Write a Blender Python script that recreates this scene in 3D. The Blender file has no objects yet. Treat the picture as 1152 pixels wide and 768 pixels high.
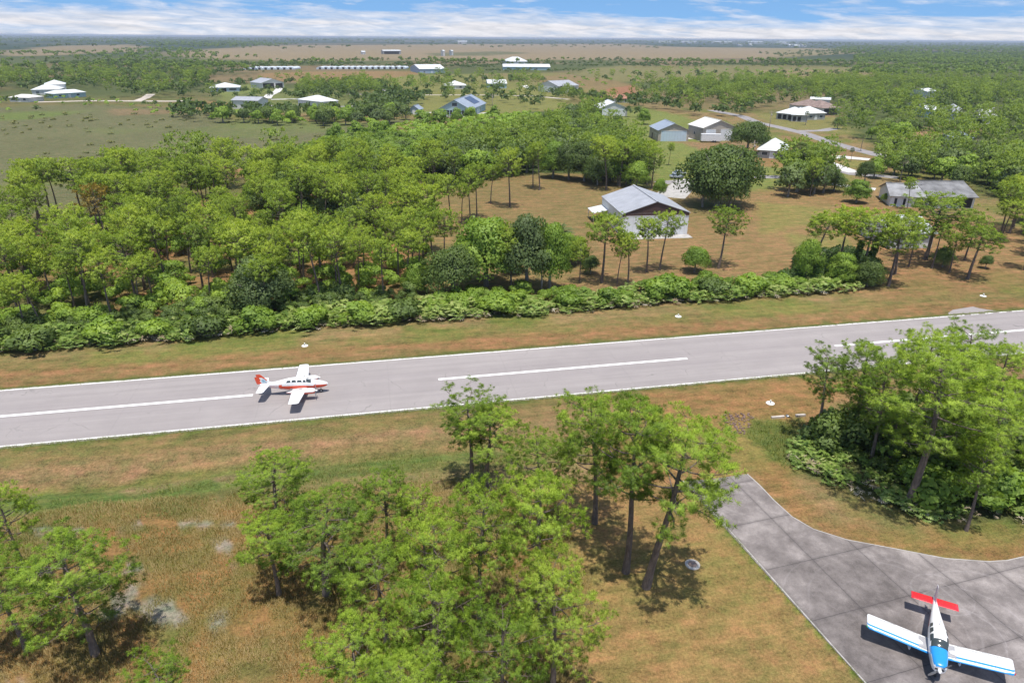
import bpy, math, random
import numpy as np
from mathutils import Vector, Matrix

random.seed(7)
RNG = np.random.default_rng(11)
PI = math.pi
SC = bpy.context.scene
COL = SC.collection

# ------------------------------------------------------------------ survey of the place
# The photograph was surveyed once: camera height, pitch, roll.  G() gives the spot on the
# ground (or on a level plane z) that a survey reading refers to.
CAM_H = 40.0
FOC = 768.0
PITCH = math.atan((384 - 42.5) / FOC)
ROLL = math.atan(8 / 1152)

def G(px, py, z=0.0):
    u = px - 576; v = py - 384
    c, s = math.cos(ROLL), math.sin(ROLL)
    u, v = u * c + v * s, -u * s + v * c
    dx = u / FOC
    dy = math.cos(PITCH) - v / FOC * math.sin(PITCH)
    dz = -math.sin(PITCH) - v / FOC * math.cos(PITCH)
    t = (z - CAM_H) / dz
    return (dx * t, dy * t)

def GP(poly):
    return [G(x, y) for x, y in poly]

def height_at(base, top_px_y):
    """height of the point over ground position `base` that reads at survey row top_px_y"""
    x, y = base
    lo, hi = 0.0, 60.0
    for _ in range(30):
        m = (lo + hi) / 2
        z = m - CAM_H
        d = y * math.cos(PITCH) - z * math.sin(PITCH)
        w = -(y * math.sin(PITCH) + z * math.cos(PITCH))
        u = x / d * FOC; w = w / d * FOC
        py = 384 + u * math.sin(ROLL) + w * math.cos(ROLL)
        if py > top_px_y: lo = m
        else: hi = m
    return lo

# ------------------------------------------------------------------ object helpers
def tag(o, label=None, cat=None, group=None, kind=None):
    if label: o['label'] = label
    if cat: o['category'] = cat
    if group: o['group'] = group
    if kind: o['kind'] = kind
    return o

def empty(name, loc, rz=0.0):
    o = bpy.data.objects.new(name, None)
    o.empty_display_size = 0.5
    COL.objects.link(o)
    o.location = loc
    o.rotation_euler = (0, 0, rz)
    return o

def make_mesh(name, verts, faces, mats=(), midx=None, smooth=False, tint=None, col=None, nrm=None):
    """verts Nx3, faces: ndarray MxK or list of lists"""
    me = bpy.data.meshes.new(name)
    verts = np.asarray(verts, dtype=np.float32)
    if isinstance(faces, np.ndarray):
        m, k = faces.shape
        loops = faces.astype(np.int32).ravel()
        starts = (np.arange(m) * k).astype(np.int32)
        n = m
    else:
        lens = [len(f) for f in faces]
        loops = np.fromiter((i for f in faces for i in f), dtype=np.int32, count=sum(lens))
        starts = np.concatenate([[0], np.cumsum(lens)[:-1]]).astype(np.int32) if lens else np.zeros(0, np.int32)
        n = len(faces)
    me.vertices.add(len(verts)); me.vertices.foreach_set('co', verts.ravel())
    me.loops.add(len(loops)); me.loops.foreach_set('vertex_index', loops)
    me.polygons.add(n); me.polygons.foreach_set('loop_start', starts)
    for m_ in mats: me.materials.append(m_)
    if midx is not None: me.polygons.foreach_set('material_index', np.asarray(midx, dtype=np.int32))
    me.update(calc_edges=True)
    if smooth is True: me.polygons.foreach_set('use_smooth', np.ones(n, dtype=bool))
    elif smooth is not False: me.polygons.foreach_set('use_smooth', np.asarray(smooth, dtype=bool))
    if tint is not None:
        a = me.attributes.new('tint', 'FLOAT', 'POINT'); a.data.foreach_set('value', np.asarray(tint, dtype=np.float32))
    if col is not None:
        a = me.attributes.new('soil', 'FLOAT_COLOR', 'POINT'); a.data.foreach_set('color', np.asarray(col, dtype=np.float32).ravel())
    if nrm is not None:
        me.polygons.foreach_set('use_smooth', np.ones(n, dtype=bool))
        me.normals_split_custom_set_from_vertices(np.asarray(nrm, dtype=np.float32))
    return me

def obj_of(name, me, parent=None, loc=(0, 0, 0), rz=0.0):
    o = bpy.data.objects.new(name, me)
    COL.objects.link(o)
    o.location = loc; o.rotation_euler = (0, 0, rz)
    if parent: o.parent = parent
    return o

class MB:
    def __init__(s): s.v = []; s.f = []; s.m = []; s.sm = []
    def add(s, vs, fs, m=0, sm=False):
        b = len(s.v); s.v += [tuple(p) for p in vs]
        s.f += [[i + b for i in f] for f in fs]; s.m += [m] * len(fs); s.sm += [sm] * len(fs)
    def box(s, c, d, m=0, rz=0.0):
        hx, hy, hz = d[0] / 2, d[1] / 2, d[2] / 2
        cs, sn = math.cos(rz), math.sin(rz)
        vs = []
        for z in (-hz, hz):
            for x, y in ((-hx, -hy), (hx, -hy), (hx, hy), (-hx, hy)):
                vs.append((c[0] + x * cs - y * sn, c[1] + x * sn + y * cs, c[2] + z))
        s.add(vs, [[3, 2, 1, 0], [4, 5, 6, 7], [0, 1, 5, 4], [1, 2, 6, 5], [2, 3, 7, 6], [3, 0, 4, 7]], m)
        return s
    def slab(s, quad, th, m=0):
        """a quad (4 pts ccw from outside) thickened inwards"""
        p = [Vector(q) for q in quad]
        n = (p[1] - p[0]).cross(p[2] - p[0]).normalized() * th
        vs = p + [q - n for q in p]
        k = len(p)
        fs = [list(range(k)), list(range(2 * k - 1, k - 1, -1))] + [[i, i + k, (i + 1) % k + k, (i + 1) % k] for i in range(k)]
        s.add(vs, fs, m); return s
    def tube(s, pts, rad, n=8, m=0, cap=True, sm=True):
        pts = [Vector(p) for p in pts]
        if not hasattr(rad, '__len__'): rad = [rad] * len(pts)
        vs = []; up = Vector((0.01, 0.02, 1))
        for i, p in enumerate(pts):
            d = (pts[min(i + 1, len(pts) - 1)] - pts[max(i - 1, 0)]).normalized()
            a = d.cross(up)
            if a.length < 0.05: a = d.cross(Vector((1, 0, 0)))
            a.normalize(); b = d.cross(a).normalized()
            for k in range(n):
                t = 2 * PI * k / n
                vs.append(p + (a * math.cos(t) + b * math.sin(t)) * rad[i])
        fs = []
        for i in range(len(pts) - 1):
            for k in range(n):
                k2 = (k + 1) % n
                fs.append([i * n + k, (i + 1) * n + k, (i + 1) * n + k2, i * n + k2])
        s.add(vs, fs, m, sm)
        if cap:
            b = len(s.v) - len(vs)
            s.f += [[b + k for k in range(n)], [b + (len(pts) - 1) * n + k for k in range(n - 1, -1, -1)]]; s.m += [m, m]; s.sm += [False, False]
        return s
    def disc(s, c, r, h, n=24, m=0):
        vs = [(c[0] + r * math.cos(2 * PI * k / n), c[1] + r * math.sin(2 * PI * k / n), c[2] + z) for z in (0, h) for k in range(n)]
        fs = [list(range(n, 2 * n)), list(range(n - 1, -1, -1))] + [[k, (k + 1) % n, n + (k + 1) % n, n + k] for k in range(n)]
        s.add(vs, fs, m); return s
    def build(s, name, mats, parent=None, loc=(0, 0, 0), rz=0.0):
        if not isinstance(mats, (list, tuple)): mats = [mats]
        me = make_mesh(name, s.v, s.f, mats, s.m, s.sm)
        return obj_of(name, me, parent, loc, rz)

def copy_tree(o, loc=None, rz=None, scale=None):
    c = o.copy(); COL.objects.link(c)
    for ch in o.children:
        d = ch.copy(); COL.objects.link(d); d.parent = c
        for g in ch.children:
            e = g.copy(); COL.objects.link(e); e.parent = d
    if loc is not None: c.location = loc
    if rz is not None: c.rotation_euler = (0, 0, rz)
    if scale is not None: c.scale = scale
    return c

# ------------------------------------------------------------------ numpy noise
def _hash(ix, iy, seed):
    h = (ix.astype(np.int64) * 374761393 + iy.astype(np.int64) * 668265263 + seed * 974634777) & 0x7fffffff
    h = (h ^ (h >> 13)) * 1274126177 & 0x7fffffff
    return ((h ^ (h >> 16)) & 0xffff) / 65535.0
def vnoise(x, y, seed=0):
    ix = np.floor(x); iy = np.floor(y); fx = x - ix; fy = y - iy
    fx = fx * fx * (3 - 2 * fx); fy = fy * fy * (3 - 2 * fy)
    a = _hash(ix, iy, seed); b = _hash(ix + 1, iy, seed); c = _hash(ix, iy + 1, seed); d = _hash(ix + 1, iy + 1, seed)
    return (a * (1 - fx) + b * fx) * (1 - fy) + (c * (1 - fx) + d * fx) * fy
def fbm(x, y, seed=0, o=4):
    t = 0; a = .5; n = 0
    for i in range(o):
        t = t + a * vnoise(x * 2 ** i, y * 2 ** i, seed + i * 17); n += a; a *= .5
    return t / n

def poly_sd(px, py, poly):
    """signed distance, positive inside"""
    d = np.full(px.shape, 1e9); ins = np.zeros(px.shape, bool)
    n = len(poly)
    for i in range(n):
        x1, y1 = poly[i]; x2, y2 = poly[(i + 1) % n]
        ex, ey = x2 - x1, y2 - y1
        wx, wy = px - x1, py - y1
        t = np.clip((wx * ex + wy * ey) / (ex * ex + ey * ey + 1e-12), 0, 1)
        d = np.minimum(d, (wx - ex * t) ** 2 + (wy - ey * t) ** 2)
        c = ((y1 > py) != (y2 > py)) & (px < (x2 - x1) * (py - y1) / ((y2 - y1) if y2 != y1 else 1e-9) + x1)
        ins ^= c
    d = np.sqrt(d)
    return np.where(ins, d, -d)
def in_poly(x, y, poly):
    return poly_sd(np.array([x]), np.array([y]), poly)[0] > 0

# ------------------------------------------------------------------ material helpers
def new_mat(name):
    m = bpy.data.materials.new(name); m.use_nodes = True
    nt = m.node_tree
    for n in list(nt.nodes): nt.nodes.remove(n)
    out = nt.nodes.new('ShaderNodeOutputMaterial')
    return m, nt, out
def N(nt, t, **kw):
    n = nt.nodes.new(t)
    for k, v in kw.items():
        if k.startswith('i_'):
            key = k[2:]
            key = int(key) if key.isdigit() else key.replace('_', ' ')
            n.inputs[key].default_value = v
        else: setattr(n, k, v)
    return n
def ramp(nt, stops, src=None, interp='LINEAR'):
    r = nt.nodes.new('ShaderNodeValToRGB'); r.color_ramp.interpolation = interp
    el = r.color_ramp.elements
    while len(el) < len(stops): el.new(0.5)
    for e, (p, c) in zip(el, stops):
        e.position = p; e.color = (c, c, c, 1) if not hasattr(c, '__len__') else (*c, 1)
    if src is not None: nt.links.new(src, r.inputs[0])
    return r
def mixc(nt, fac, a, b, mode='MIX'):
    m = nt.nodes.new('ShaderNodeMix'); m.data_type = 'RGBA'; m.blend_type = mode
    def put(sock, v):
        if isinstance(v, bpy.types.NodeSocket): nt.links.new(v, sock)
        elif hasattr(v, '__len__'): sock.default_value = (*v, 1) if len(v) == 3 else v
        else: sock.default_value = v
    put(m.inputs[0], fac); put(m.inputs[6], a); put(m.inputs[7], b)
    return m.outputs[2]
def math_(nt, op, a, b=None, c=None, clamp=False):
    m = nt.nodes.new('ShaderNodeMath'); m.operation = op; m.use_clamp = clamp
    for i, v in enumerate((a, b, c)):
        if v is None: continue
        if isinstance(v, bpy.types.NodeSocket): nt.links.new(v, m.inputs[i])
        else: m.inputs[i].default_value = v
    return m.outputs[0]
def noise(nt, vec, scale, detail=3, rough=.55, dist=0.0):
    n = N(nt, 'ShaderNodeTexNoise', i_Scale=scale, i_Detail=detail, i_Roughness=rough, i_Distortion=dist)
    if vec is not None: nt.links.new(vec, n.inputs['Vector'])
    return n.outputs['Fac']

_simple = {}
def plain(name, c, rough=.6, metal=0.0, var=.08, scale=1.5, bump=0.0, coat=0.0, stain=0.0):
    """painted or raw material with slight uneven weathering"""
    if name in _simple: return _simple[name]
    m, nt, out = new_mat(name)
    b = N(nt, 'ShaderNodeBsdfPrincipled', i_Roughness=rough, i_Metallic=metal)
    if coat: b.inputs['Coat Weight'].default_value = coat
    tc = N(nt, 'ShaderNodeTexCoord')
    f = noise(nt, tc.outputs['Object'], scale, 5)
    lo = tuple(max(0, x * (1 - var * 2.0)) for x in c); hi = tuple(min(1, x * (1 + var)) for x in c)
    r = ramp(nt, [(.3, lo), (.7, hi)], f)
    cc = r.outputs[0]
    if stain:
        mp = N(nt, 'ShaderNodeMapping'); mp.inputs['Scale'].default_value = (1.3, 1.3, .12)
        nt.links.new(tc.outputs['Object'], mp.inputs['Vector'])
        f2 = noise(nt, mp.outputs[0], 2.2, 4)
        k = ramp(nt, [(.45, 0.0), (.75, stain)], f2)
        cc = mixc(nt, k.outputs[0], cc, (c[0] * .55, c[1] * .5, c[2] * .42))
    nt.links.new(cc, b.inputs['Base Color'])
    if bump:
        bp = N(nt, 'ShaderNodeBump', i_Strength=.5, i_Distance=bump); nt.links.new(noise(nt, tc.outputs['Object'], scale * 8, 3), bp.inputs['Height']); nt.links.new(bp.outputs[0], b.inputs['Normal'])
    nt.links.new(b.outputs[0], out.inputs[0])
    _simple[name] = m
    return m

def ribbed(name, c, pitch=.35, axis='X', metal=.2, rough=.45, depth=.03, var=.1):
    """ribbed sheet metal, ribs at right angles to `axis` of the object"""
    if name in _simple: return _simple[name]
    m, nt, out = new_mat(name)
    b = N(nt, 'ShaderNodeBsdfPrincipled', i_Roughness=rough, i_Metallic=metal)
    tc = N(nt, 'ShaderNodeTexCoord')
    sp = N(nt, 'ShaderNodeSeparateXYZ'); nt.links.new(tc.outputs['Object'], sp.inputs[0])
    w = math_(nt, 'FRACT', math_(nt, 'DIVIDE', sp.outputs[axis], pitch))
    rib = math_(nt, 'LESS_THAN', w, .16)
    f = noise(nt, tc.outputs['Object'], .35, 5, .65)
    mp = N(nt, 'ShaderNodeMapping'); mp.inputs['Scale'].default_value = (1.0, .15, 1.0) if axis == 'X' else (.15, 1.0, 1.0)
    nt.links.new(tc.outputs['Object'], mp.inputs['Vector'])
    f2 = noise(nt, mp.outputs[0], 1.1, 4)
    f = math_(nt, 'ADD', math_(nt, 'MULTIPLY', f, .5), math_(nt, 'MULTIPLY', f2, .5))
    r = ramp(nt, [(.35, tuple(x * (1 - var * 2.2) for x in c)), (.65, tuple(min(1, x * (1 + var)) for x in c))], f)
    cc = mixc(nt, math_(nt, 'MULTIPLY', rib, .22), r.outputs[0], tuple(x * .6 for x in c))
    nt.links.new(cc, b.inputs['Base Color'])
    bp = N(nt, 'ShaderNodeBump', i_Strength=.6, i_Distance=depth); nt.links.new(rib, bp.inputs['Height']); nt.links.new(bp.outputs[0], b.inputs['Normal'])
    nt.links.new(b.outputs[0], out.inputs[0])
    _simple[name] = m
    return m

def glass_mat(name='dark_glass', c=(.02, .025, .03)):
    if name in _simple: return _simple[name]
    m, nt, out = new_mat(name)
    b = N(nt, 'ShaderNodeBsdfPrincipled', i_Roughness=.12)
    b.inputs['Base Color'].default_value = (*c, 1)
    nt.links.new(b.outputs[0], out.inputs[0]); _simple[name] = m
    return m

def foliage(name, dark, mid, light, trans=.3, rough=.55):
    m, nt, out = new_mat(name)
    at = N(nt, 'ShaderNodeAttribute', attribute_name='tint')
    oi = N(nt, 'ShaderNodeObjectInfo')
    geo = N(nt, 'ShaderNodeNewGeometry')
    nz = noise(nt, geo.outputs['Position'], .09, 2)
    v = math_(nt, 'ADD', math_(nt, 'MULTIPLY', at.outputs['Fac'], .62), math_(nt, 'MULTIPLY', oi.outputs['Random'], .42))
    v = math_(nt, 'ADD', v, math_(nt, 'MULTIPLY', math_(nt, 'SUBTRACT', nz, .5), .5), clamp=True)
    r = ramp(nt, [(.0, dark), (.45, mid), (.95, light)], v)
    d = N(nt, 'ShaderNodeBsdfPrincipled', i_Roughness=rough)
    d.inputs['Specular IOR Level'].default_value = .3
    t = N(nt, 'ShaderNodeBsdfTranslucent')
    nt.links.new(r.outputs[0], d.inputs['Base Color'])
    tc = mixc(nt, 1.0, r.outputs[0], (1.25, 1.25, .7), 'MULTIPLY'); nt.links.new(tc, t.inputs['Color'])
    mx = N(nt, 'ShaderNodeMixShader', i_Fac=trans)
    nt.links.new(d.outputs[0], mx.inputs[1]); nt.links.new(t.outputs[0], mx.inputs[2]); nt.links.new(mx.outputs[0], out.inputs[0])
    return m

def bark(name, c1, c2):
    m, nt, out = new_mat(name)
    b = N(nt, 'ShaderNodeBsdfPrincipled', i_Roughness=.9)
    tc = N(nt, 'ShaderNodeTexCoord')
    mp = N(nt, 'ShaderNodeMapping'); mp.inputs['Scale'].default_value = (6, 6, 1.6); nt.links.new(tc.outputs['Object'], mp.inputs[0])
    f = noise(nt, mp.outputs[0], 1.6, 5, .7)
    r = ramp(nt, [(.35, c1), (.65, c2)], f)
    nt.links.new(r.outputs[0], b.inputs['Base Color'])
    bp = N(nt, 'ShaderNodeBump', i_Strength=.8, i_Distance=.04); nt.links.new(f, bp.inputs['Height']); nt.links.new(bp.outputs[0], b.inputs['Normal'])
    nt.links.new(b.outputs[0], out.inputs[0]); return m

# ------------------------------------------------------------------ world, sun, camera
SUN_EL = math.radians(78); SUN_AZ = math.radians(172)      # azimuth from +Y, clockwise; high and just behind the camera
W = bpy.data.worlds.new('World'); SC.world = W; W.use_nodes = True
nt = W.node_tree
for n in list(nt.nodes): nt.nodes.remove(n)
out = N(nt, 'ShaderNodeOutputWorld')
bg = N(nt, 'ShaderNodeBackground', i_Strength=.14)
tc = N(nt, 'ShaderNodeTexCoord')
sky = N(nt, 'ShaderNodeTexSky', sky_type='NISHITA', sun_disc=False, sun_elevation=SUN_EL, sun_rotation=SUN_AZ, altitude=30, air_density=1.0, dust_density=.6, ozone_density=1.6)
# look a little above the true direction so that the band over the horizon keeps its blue
sep = N(nt, 'ShaderNodeSeparateXYZ'); nt.links.new(tc.outputs['Generated'], sep.inputs[0])
zz = math_(nt, 'ADD', math_(nt, 'MULTIPLY', sep.outputs['Z'], .85), .16)
cmb = N(nt, 'ShaderNodeCombineXYZ'); nt.links.new(sep.outputs['X'], cmb.inputs[0]); nt.links.new(sep.outputs['Y'], cmb.inputs[1]); nt.links.new(zz, cmb.inputs[2])
nrm = N(nt, 'ShaderNodeVectorMath', operation='NORMALIZE'); nt.links.new(cmb.outputs[0], nrm.inputs[0])
nt.links.new(nrm.outputs[0], sky.inputs['Vector'])
# streaky cirrus in azimuth / elevation
az = math_(nt, 'ARCTAN2', sep.outputs['X'], sep.outputs['Y'])
el = math_(nt, 'ARCSINE', sep.outputs['Z'])
slant = math_(nt, 'ADD', el, math_(nt, 'MULTIPLY', az, .034))
cv = N(nt, 'ShaderNodeCombineXYZ'); nt.links.new(math_(nt, 'MULTIPLY', az, 4.6), cv.inputs[0]); nt.links.new(math_(nt, 'MULTIPLY', slant, 38.0), cv.inputs[1]); cv.inputs[2].default_value = 4.3
n1 = noise(nt, cv.outputs[0], 1.3, 8, .6, .7)
cv2 = N(nt, 'ShaderNodeCombineXYZ'); nt.links.new(math_(nt, 'MULTIPLY', az, 17.0), cv2.inputs[0]); nt.links.new(math_(nt, 'MULTIPLY', slant, 130.0), cv2.inputs[1])
n2 = noise(nt, cv2.outputs[0], 1.4, 6, .6, .5)
base = math_(nt, 'ADD', math_(nt, 'MULTIPLY', n1, .78), math_(nt, 'MULTIPLY', n2, .34))
low = math_(nt, 'MULTIPLY', math_(nt, 'SUBTRACT', .026, math_(nt, 'ADD', el, math_(nt, 'MULTIPLY', az, .006))), 17.0)
low = math_(nt, 'MINIMUM', math_(nt, 'MAXIMUM', low, -.07), .20)
cover = math_(nt, 'SUBTRACT', math_(nt, 'ADD', base, low), .012)
cm = ramp(nt, [(.47, 0.0), (.60, .50), (.80, .95)], cover)
cloudc = mixc(nt, ramp(nt, [(.35, 0.0), (.7, 1.0)], n2).outputs[0], (4.3, 4.3, 4.55), (6.1, 5.95, 6.1))
lowk = ramp(nt, [(.10, 1.0), (.45, 0.0)], sep.outputs['Z'])
skyc = mixc(nt, lowk.outputs[0], sky.outputs[0], mixc(nt, 1.0, sky.outputs[0], (.60, .80, .98), 'MULTIPLY'))
fin = mixc(nt, cm.outputs[0], skyc, cloudc)
nt.links.new(fin, bg.inputs['Color']); nt.links.new(bg.outputs[0], out.inputs[0])

sl = bpy.data.lights.new('sun', 'SUN'); sl.energy = 4.6; sl.angle = math.radians(.55); sl.color = (1.0, .95, .87)
so = bpy.data.objects.new('sun', sl); COL.objects.link(so)
sd = Vector((math.cos(SUN_EL) * math.sin(SUN_AZ), math.cos(SUN_EL) * math.cos(SUN_AZ), math.sin(SUN_EL)))
so.rotation_euler = sd.to_track_quat('Z', 'Y').to_euler()
so.location = (0, 0, 120)

cd = bpy.data.cameras.new('camera'); cam = bpy.data.objects.new('camera', cd); COL.objects.link(cam)
cd.sensor_width = 36; cd.lens = 36 * FOC / 1152; cd.clip_start = .5; cd.clip_end = 90000
cam.location = (0, 0, CAM_H)
f = Vector((0, math.cos(PITCH), -math.sin(PITCH))); r = Vector((1, 0, 0)); u = r.cross(f)
cr, sr = math.cos(ROLL), math.sin(ROLL)
# photo roll: horizon falls to the right
r2 = r * cr + u * sr; u2 = -r * sr + u * cr
cam.matrix_world = Matrix(((r2.x, u2.x, -f.x, 0), (r2.y, u2.y, -f.y, 0), (r2.z, u2.z, -f.z, CAM_H), (0, 0, 0, 1)))
SC.camera = cam
SC.view_settings.view_transform = 'Standard'; SC.view_settings.look = 'None'; SC.view_settings.gamma = 1; SC.view_settings.use_curve_mapping = False
SC.view_settings.exposure = .22
SC.cycles.use_denoising = True
SC.cycles.max_bounces = 4; SC.cycles.diffuse_bounces = 3; SC.cycles.glossy_bounces = 2; SC.cycles.transmission_bounces = 3; SC.cycles.volume_bounces = 0; SC.cycles.transparent_max_bounces = 4
SC.cycles.use_adaptive_sampling = True; SC.cycles.adaptive_threshold = .015

# ------------------------------------------------------------------ runway frame
RA = math.radians(11.5035)
_a = G(0, 439); _b = G(0, 503)
RD = (math.cos(RA), math.sin(RA)); RN = (-math.sin(RA), math.cos(RA))
def rs(p): return p[0] * RD[0] + p[1] * RD[1]
def rt(p): return p[0] * RN[0] + p[1] * RN[1]
T_N = rt(_a); T_S = rt(_b); T_C = (T_N + T_S) / 2; HW = (T_N - T_S) / 2
def RW(s, t): return (s * RD[0] + (t + T_C) * RN[0], s * RD[1] + (t + T_C) * RN[1])   # runway coords -> world
def st(px, py): p = G(px, py); return rs(p), rt(p) - T_C
# ================================================================== ground sheet
DRY = (.35, .23, .125); DRY2 = (.40, .21, .11); GRN = (.20, .205, .06); GRN2 = (.15, .20, .05); LAWN = (.29, .27, .09)
MARSH = (.200, .185, .105); MARSH2 = (.20, .225, .085); TAN = (.30, .20, .13); TANP = (.37, .265, .185); WOOD = (.07, .10, .035); WOODF = (.055, .085, .05)
SOIL = (.375, .225, .12); STRAW = (.43, .21, .115); SAND = (.50, .40, .32)

def ground_z(x, y):
    p_s = x * RD[0] + y * RD[1]; p_t = x * RN[0] + y * RN[1] - T_C
    # shallow ditch south of the runway
    s1 = st(560, 520)[0]
    m = 1 / (1 + np.exp((p_s - s1 - 2) / 2.0))
    s2, t2 = st(900, 480)
    m2 = 1 / (1 + np.exp(-(p_s - st(838, 480)[0]) / 1.2))
    c = -15.6 + 1.2 * (fbm(p_s * .04, p_s * 0, 3, 2) - .5)
    d = np.exp(-((p_t - c) / 2.1) ** 2)
    z = -.75 * d * m - .6 * np.exp(-((p_t - (t2)) / 2.6) ** 2) * m2
    return z

SANDY = [(150, 672, 28, 16), (190, 690, 22, 14), (255, 615, 11, 9), (252, 637, 9, 6), (293, 692, 12, 10), (275, 712, 9, 8), (245, 700, 8, 6), (120, 690, 14, 8), (60, 640, 20, 8), (150, 640, 12, 5), (20, 770, 20, 12), (210, 590, 60, 4), (70, 596, 60, 3.5)]
def off_sand(x, y):
    m = np.ones(len(x), bool)
    for (cx, cy, rx, ry) in SANDY:
        c = G(cx, cy); ex = G(cx + rx, cy); ey = G(cx, cy + ry)
        a = math.dist(c, ex); b = math.dist(c, ey)
        d = ((x - c[0]) / a) ** 2 + ((y - c[1]) / b) ** 2
        m &= d > .9 * fbm(x / .8, y / .8, 99, 3) + .35
    return m
def make_ground():
    na, nr = 900, 520
    # finer in the camera's half circle
    a = np.concatenate([np.linspace(-48, 48, 700), np.linspace(48, 312, 201)[1:-1]]) * PI / 180
    na = len(a)
    r = np.concatenate([[0.0], np.geomspace(3.0, 32000, nr)])
    A, Rr = np.meshgrid(a, r[1:], indexing='xy')
    X = np.sin(A) * Rr; Y = np.cos(A) * Rr
    X = X.ravel(); Y = Y.ravel()
    D = np.sqrt(X * X + Y * Y)
    S = X * RD[0] + Y * RD[1]; T = X * RN[0] + Y * RN[1] - T_C
    col = np.zeros((len(X), 3)); 
    def lay(mask, c):
        m = np.clip(mask, 0, 1)[:, None]
        col[:] = col * (1 - m) + np.array(c)[None] * m
    n1 = fbm(X / 9, Y / 9, 1, 5); n2 = fbm(X / 2.2, Y / 2.2, 5, 4); n3 = fbm(X / 60, Y / 60, 9, 4); n4 = fbm(X / 260, Y / 260, 21, 4); n5 = fbm(X / 1100, Y / 1100, 31, 4)
    col[:] = np.array(DRY)
    lay((n1 - .42) * 5 * .8, GRN)
    # ---- far country
    far = np.clip((D - 420) / 220, 0, 1)
    lay(far, (.135, .145, .06))
    lay(far * np.clip((n3 - .5) * 8, 0, 1) * .8, (.12, .14, .055))
    lay(far * np.clip((n4 - .55) * 9, 0, 1) * .9, TAN)
    vfar = np.clip((D - 1500) / 700, 0, 1)
    lay(vfar, WOODF); lay(vfar * np.clip((n5 - .62) * 10, 0, 1) * .8, (.20, .16, .12))
    def P(pts, c, soft, amt=1.0, wob=0.0, ns=None):
        poly = GP(pts)
        xs = [p[0] for p in poly]; ys = [p[1] for p in poly]; e = soft + wob + 1
        sel = (X > min(xs) - e) & (X < max(xs) + e) & (Y > min(ys) - e) & (Y < max(ys) + e)
        if not sel.any(): return
        sd = poly_sd(X[sel], Y[sel], poly)
        if wob: sd = sd + (fbm(X[sel] / (wob * 2), Y[sel] / (wob * 2), 77, 3) - .5) * 2 * wob
        m = np.clip(sd / soft + .5, 0, 1) * amt
        if ns is not None: m = m * ns[sel]
        mm = np.zeros(len(X)); mm[sel] = m
        lay(mm, c)
    ONE = np.ones(len(X))
    hi1 = np.clip((n1 - .40) * 5, 0, 1); hi2 = np.clip((n2 - .42) * 5, 0, 1); hi3 = np.clip((n3 - .42) * 6, 0, 1)
    # far prairies
    P([(0, 58), (60, 52), (150, 50), (170, 57), (90, 62), (0, 64)], TANP, 60, .9, 60)
    P([(170, 60), (290, 51.5), (500, 50), (700, 49.5), (760, 53), (950, 55), (930, 61), (860, 66), (640, 68), (480, 68), (330, 69), (250, 68)], TANP, 80, 1, 60)
    P([(860, 55), (960, 56), (975, 60), (880, 64)], (.34, .26, .14), 60, .9, 40)
    P([(480, 60), (560, 58), (600, 60), (540, 63), (490, 63)], (.12, .14, .06), 30, .7, 30)
    P([(0, 72), (100, 70), (300, 74), (330, 78), (160, 76), (0, 76)], TAN, 20, .7, 20, hi3)
    P([(640, 78), (700, 74), (900, 73), (960, 76), (985, 84), (870, 90), (740, 92), (660, 92)], (.27, .23, .11), 25, 1, 25)
    P([(850, 80), (900, 78), (985, 80), (990, 86), (900, 90), (850, 88)], (.34, .25, .14), 15, .9, 12)
    P([(290, 83), (330, 81), (470, 80), (480, 86), (440, 92), (360, 93), (300, 91)], SOIL, 12, .85, 10)
    P([(410, 92), (470, 84), (640, 82), (650, 120), (560, 130), (470, 128), (420, 118)], (.27, .25, .09), 12, 1, 10)
    P([(540, 84), (640, 80), (660, 92), (600, 96)], TAN, 12, .6, 10, hi3)
    P([(590, 88), (640, 84), (700, 92), (730, 104), (690, 110), (640, 104)], (.33, .22, .12), 8, .9, 8)
    P([(235, 100), (310, 92), (330, 106), (250, 110)], (.24, .26, .09), 6, 1, 6)
    P([(240, 110), (330, 100), (470, 108), (470, 122), (240, 128)], (.22, .23, .09), 6, 1, 6)
    P([(200, 118), (250, 113), (270, 119), (220, 124)], SOIL, 5, .8, 5)
    # marsh, left
    P([(-120, 128), (0, 121), (90, 117), (190, 122), (260, 133), (380, 138), (470, 133), (420, 160), (330, 205), (180, 250), (60, 262), (-200, 290)], MARSH, 10, 1, 8)
    P([(-120, 122), (0, 118), (60, 116), (110, 124), (40, 134), (-120, 142)], (.19, .23, .07), 6, .9, 5, hi3)
    P([(90, 140), (200, 128), (330, 136), (430, 140), (330, 160), (200, 150), (120, 152)], MARSH2, 8, .8, 8, hi3)
    P([(120, 122), (200, 124), (210, 128), (130, 130)], (.32, .20, .13), 6, .7, 4)
    P([(0, 198), (80, 192), (100, 206), (0, 214)], (.21, .23, .05), 4, .85, 4, hi1)
    P([(250, 190), (330, 165), (430, 150), (520, 148), (430, 190), (330, 220), (270, 215)], (.17, .24, .06), 8, .9, 6)
    # wood floor left, across the runway
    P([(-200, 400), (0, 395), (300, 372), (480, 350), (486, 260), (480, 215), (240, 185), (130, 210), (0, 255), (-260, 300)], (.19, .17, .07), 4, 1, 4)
    P([(-200, 400), (0, 395), (300, 372), (480, 350), (486, 260), (480, 215), (240, 185), (130, 210), (0, 255), (-260, 300)], STRAW, 4, .85, 4, np.clip((n3 * .6 + n1 * .4 - .50) * 8, 0, 1))
    # middle: woods, clearing
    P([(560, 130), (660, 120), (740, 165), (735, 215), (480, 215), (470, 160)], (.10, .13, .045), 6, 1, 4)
    P([(478, 345), (482, 260), (492, 214), (560, 200), (650, 196), (740, 214), (800, 240), (800, 330), (600, 345)], (.30, .205, .10), 4, 1, 3)
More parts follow.
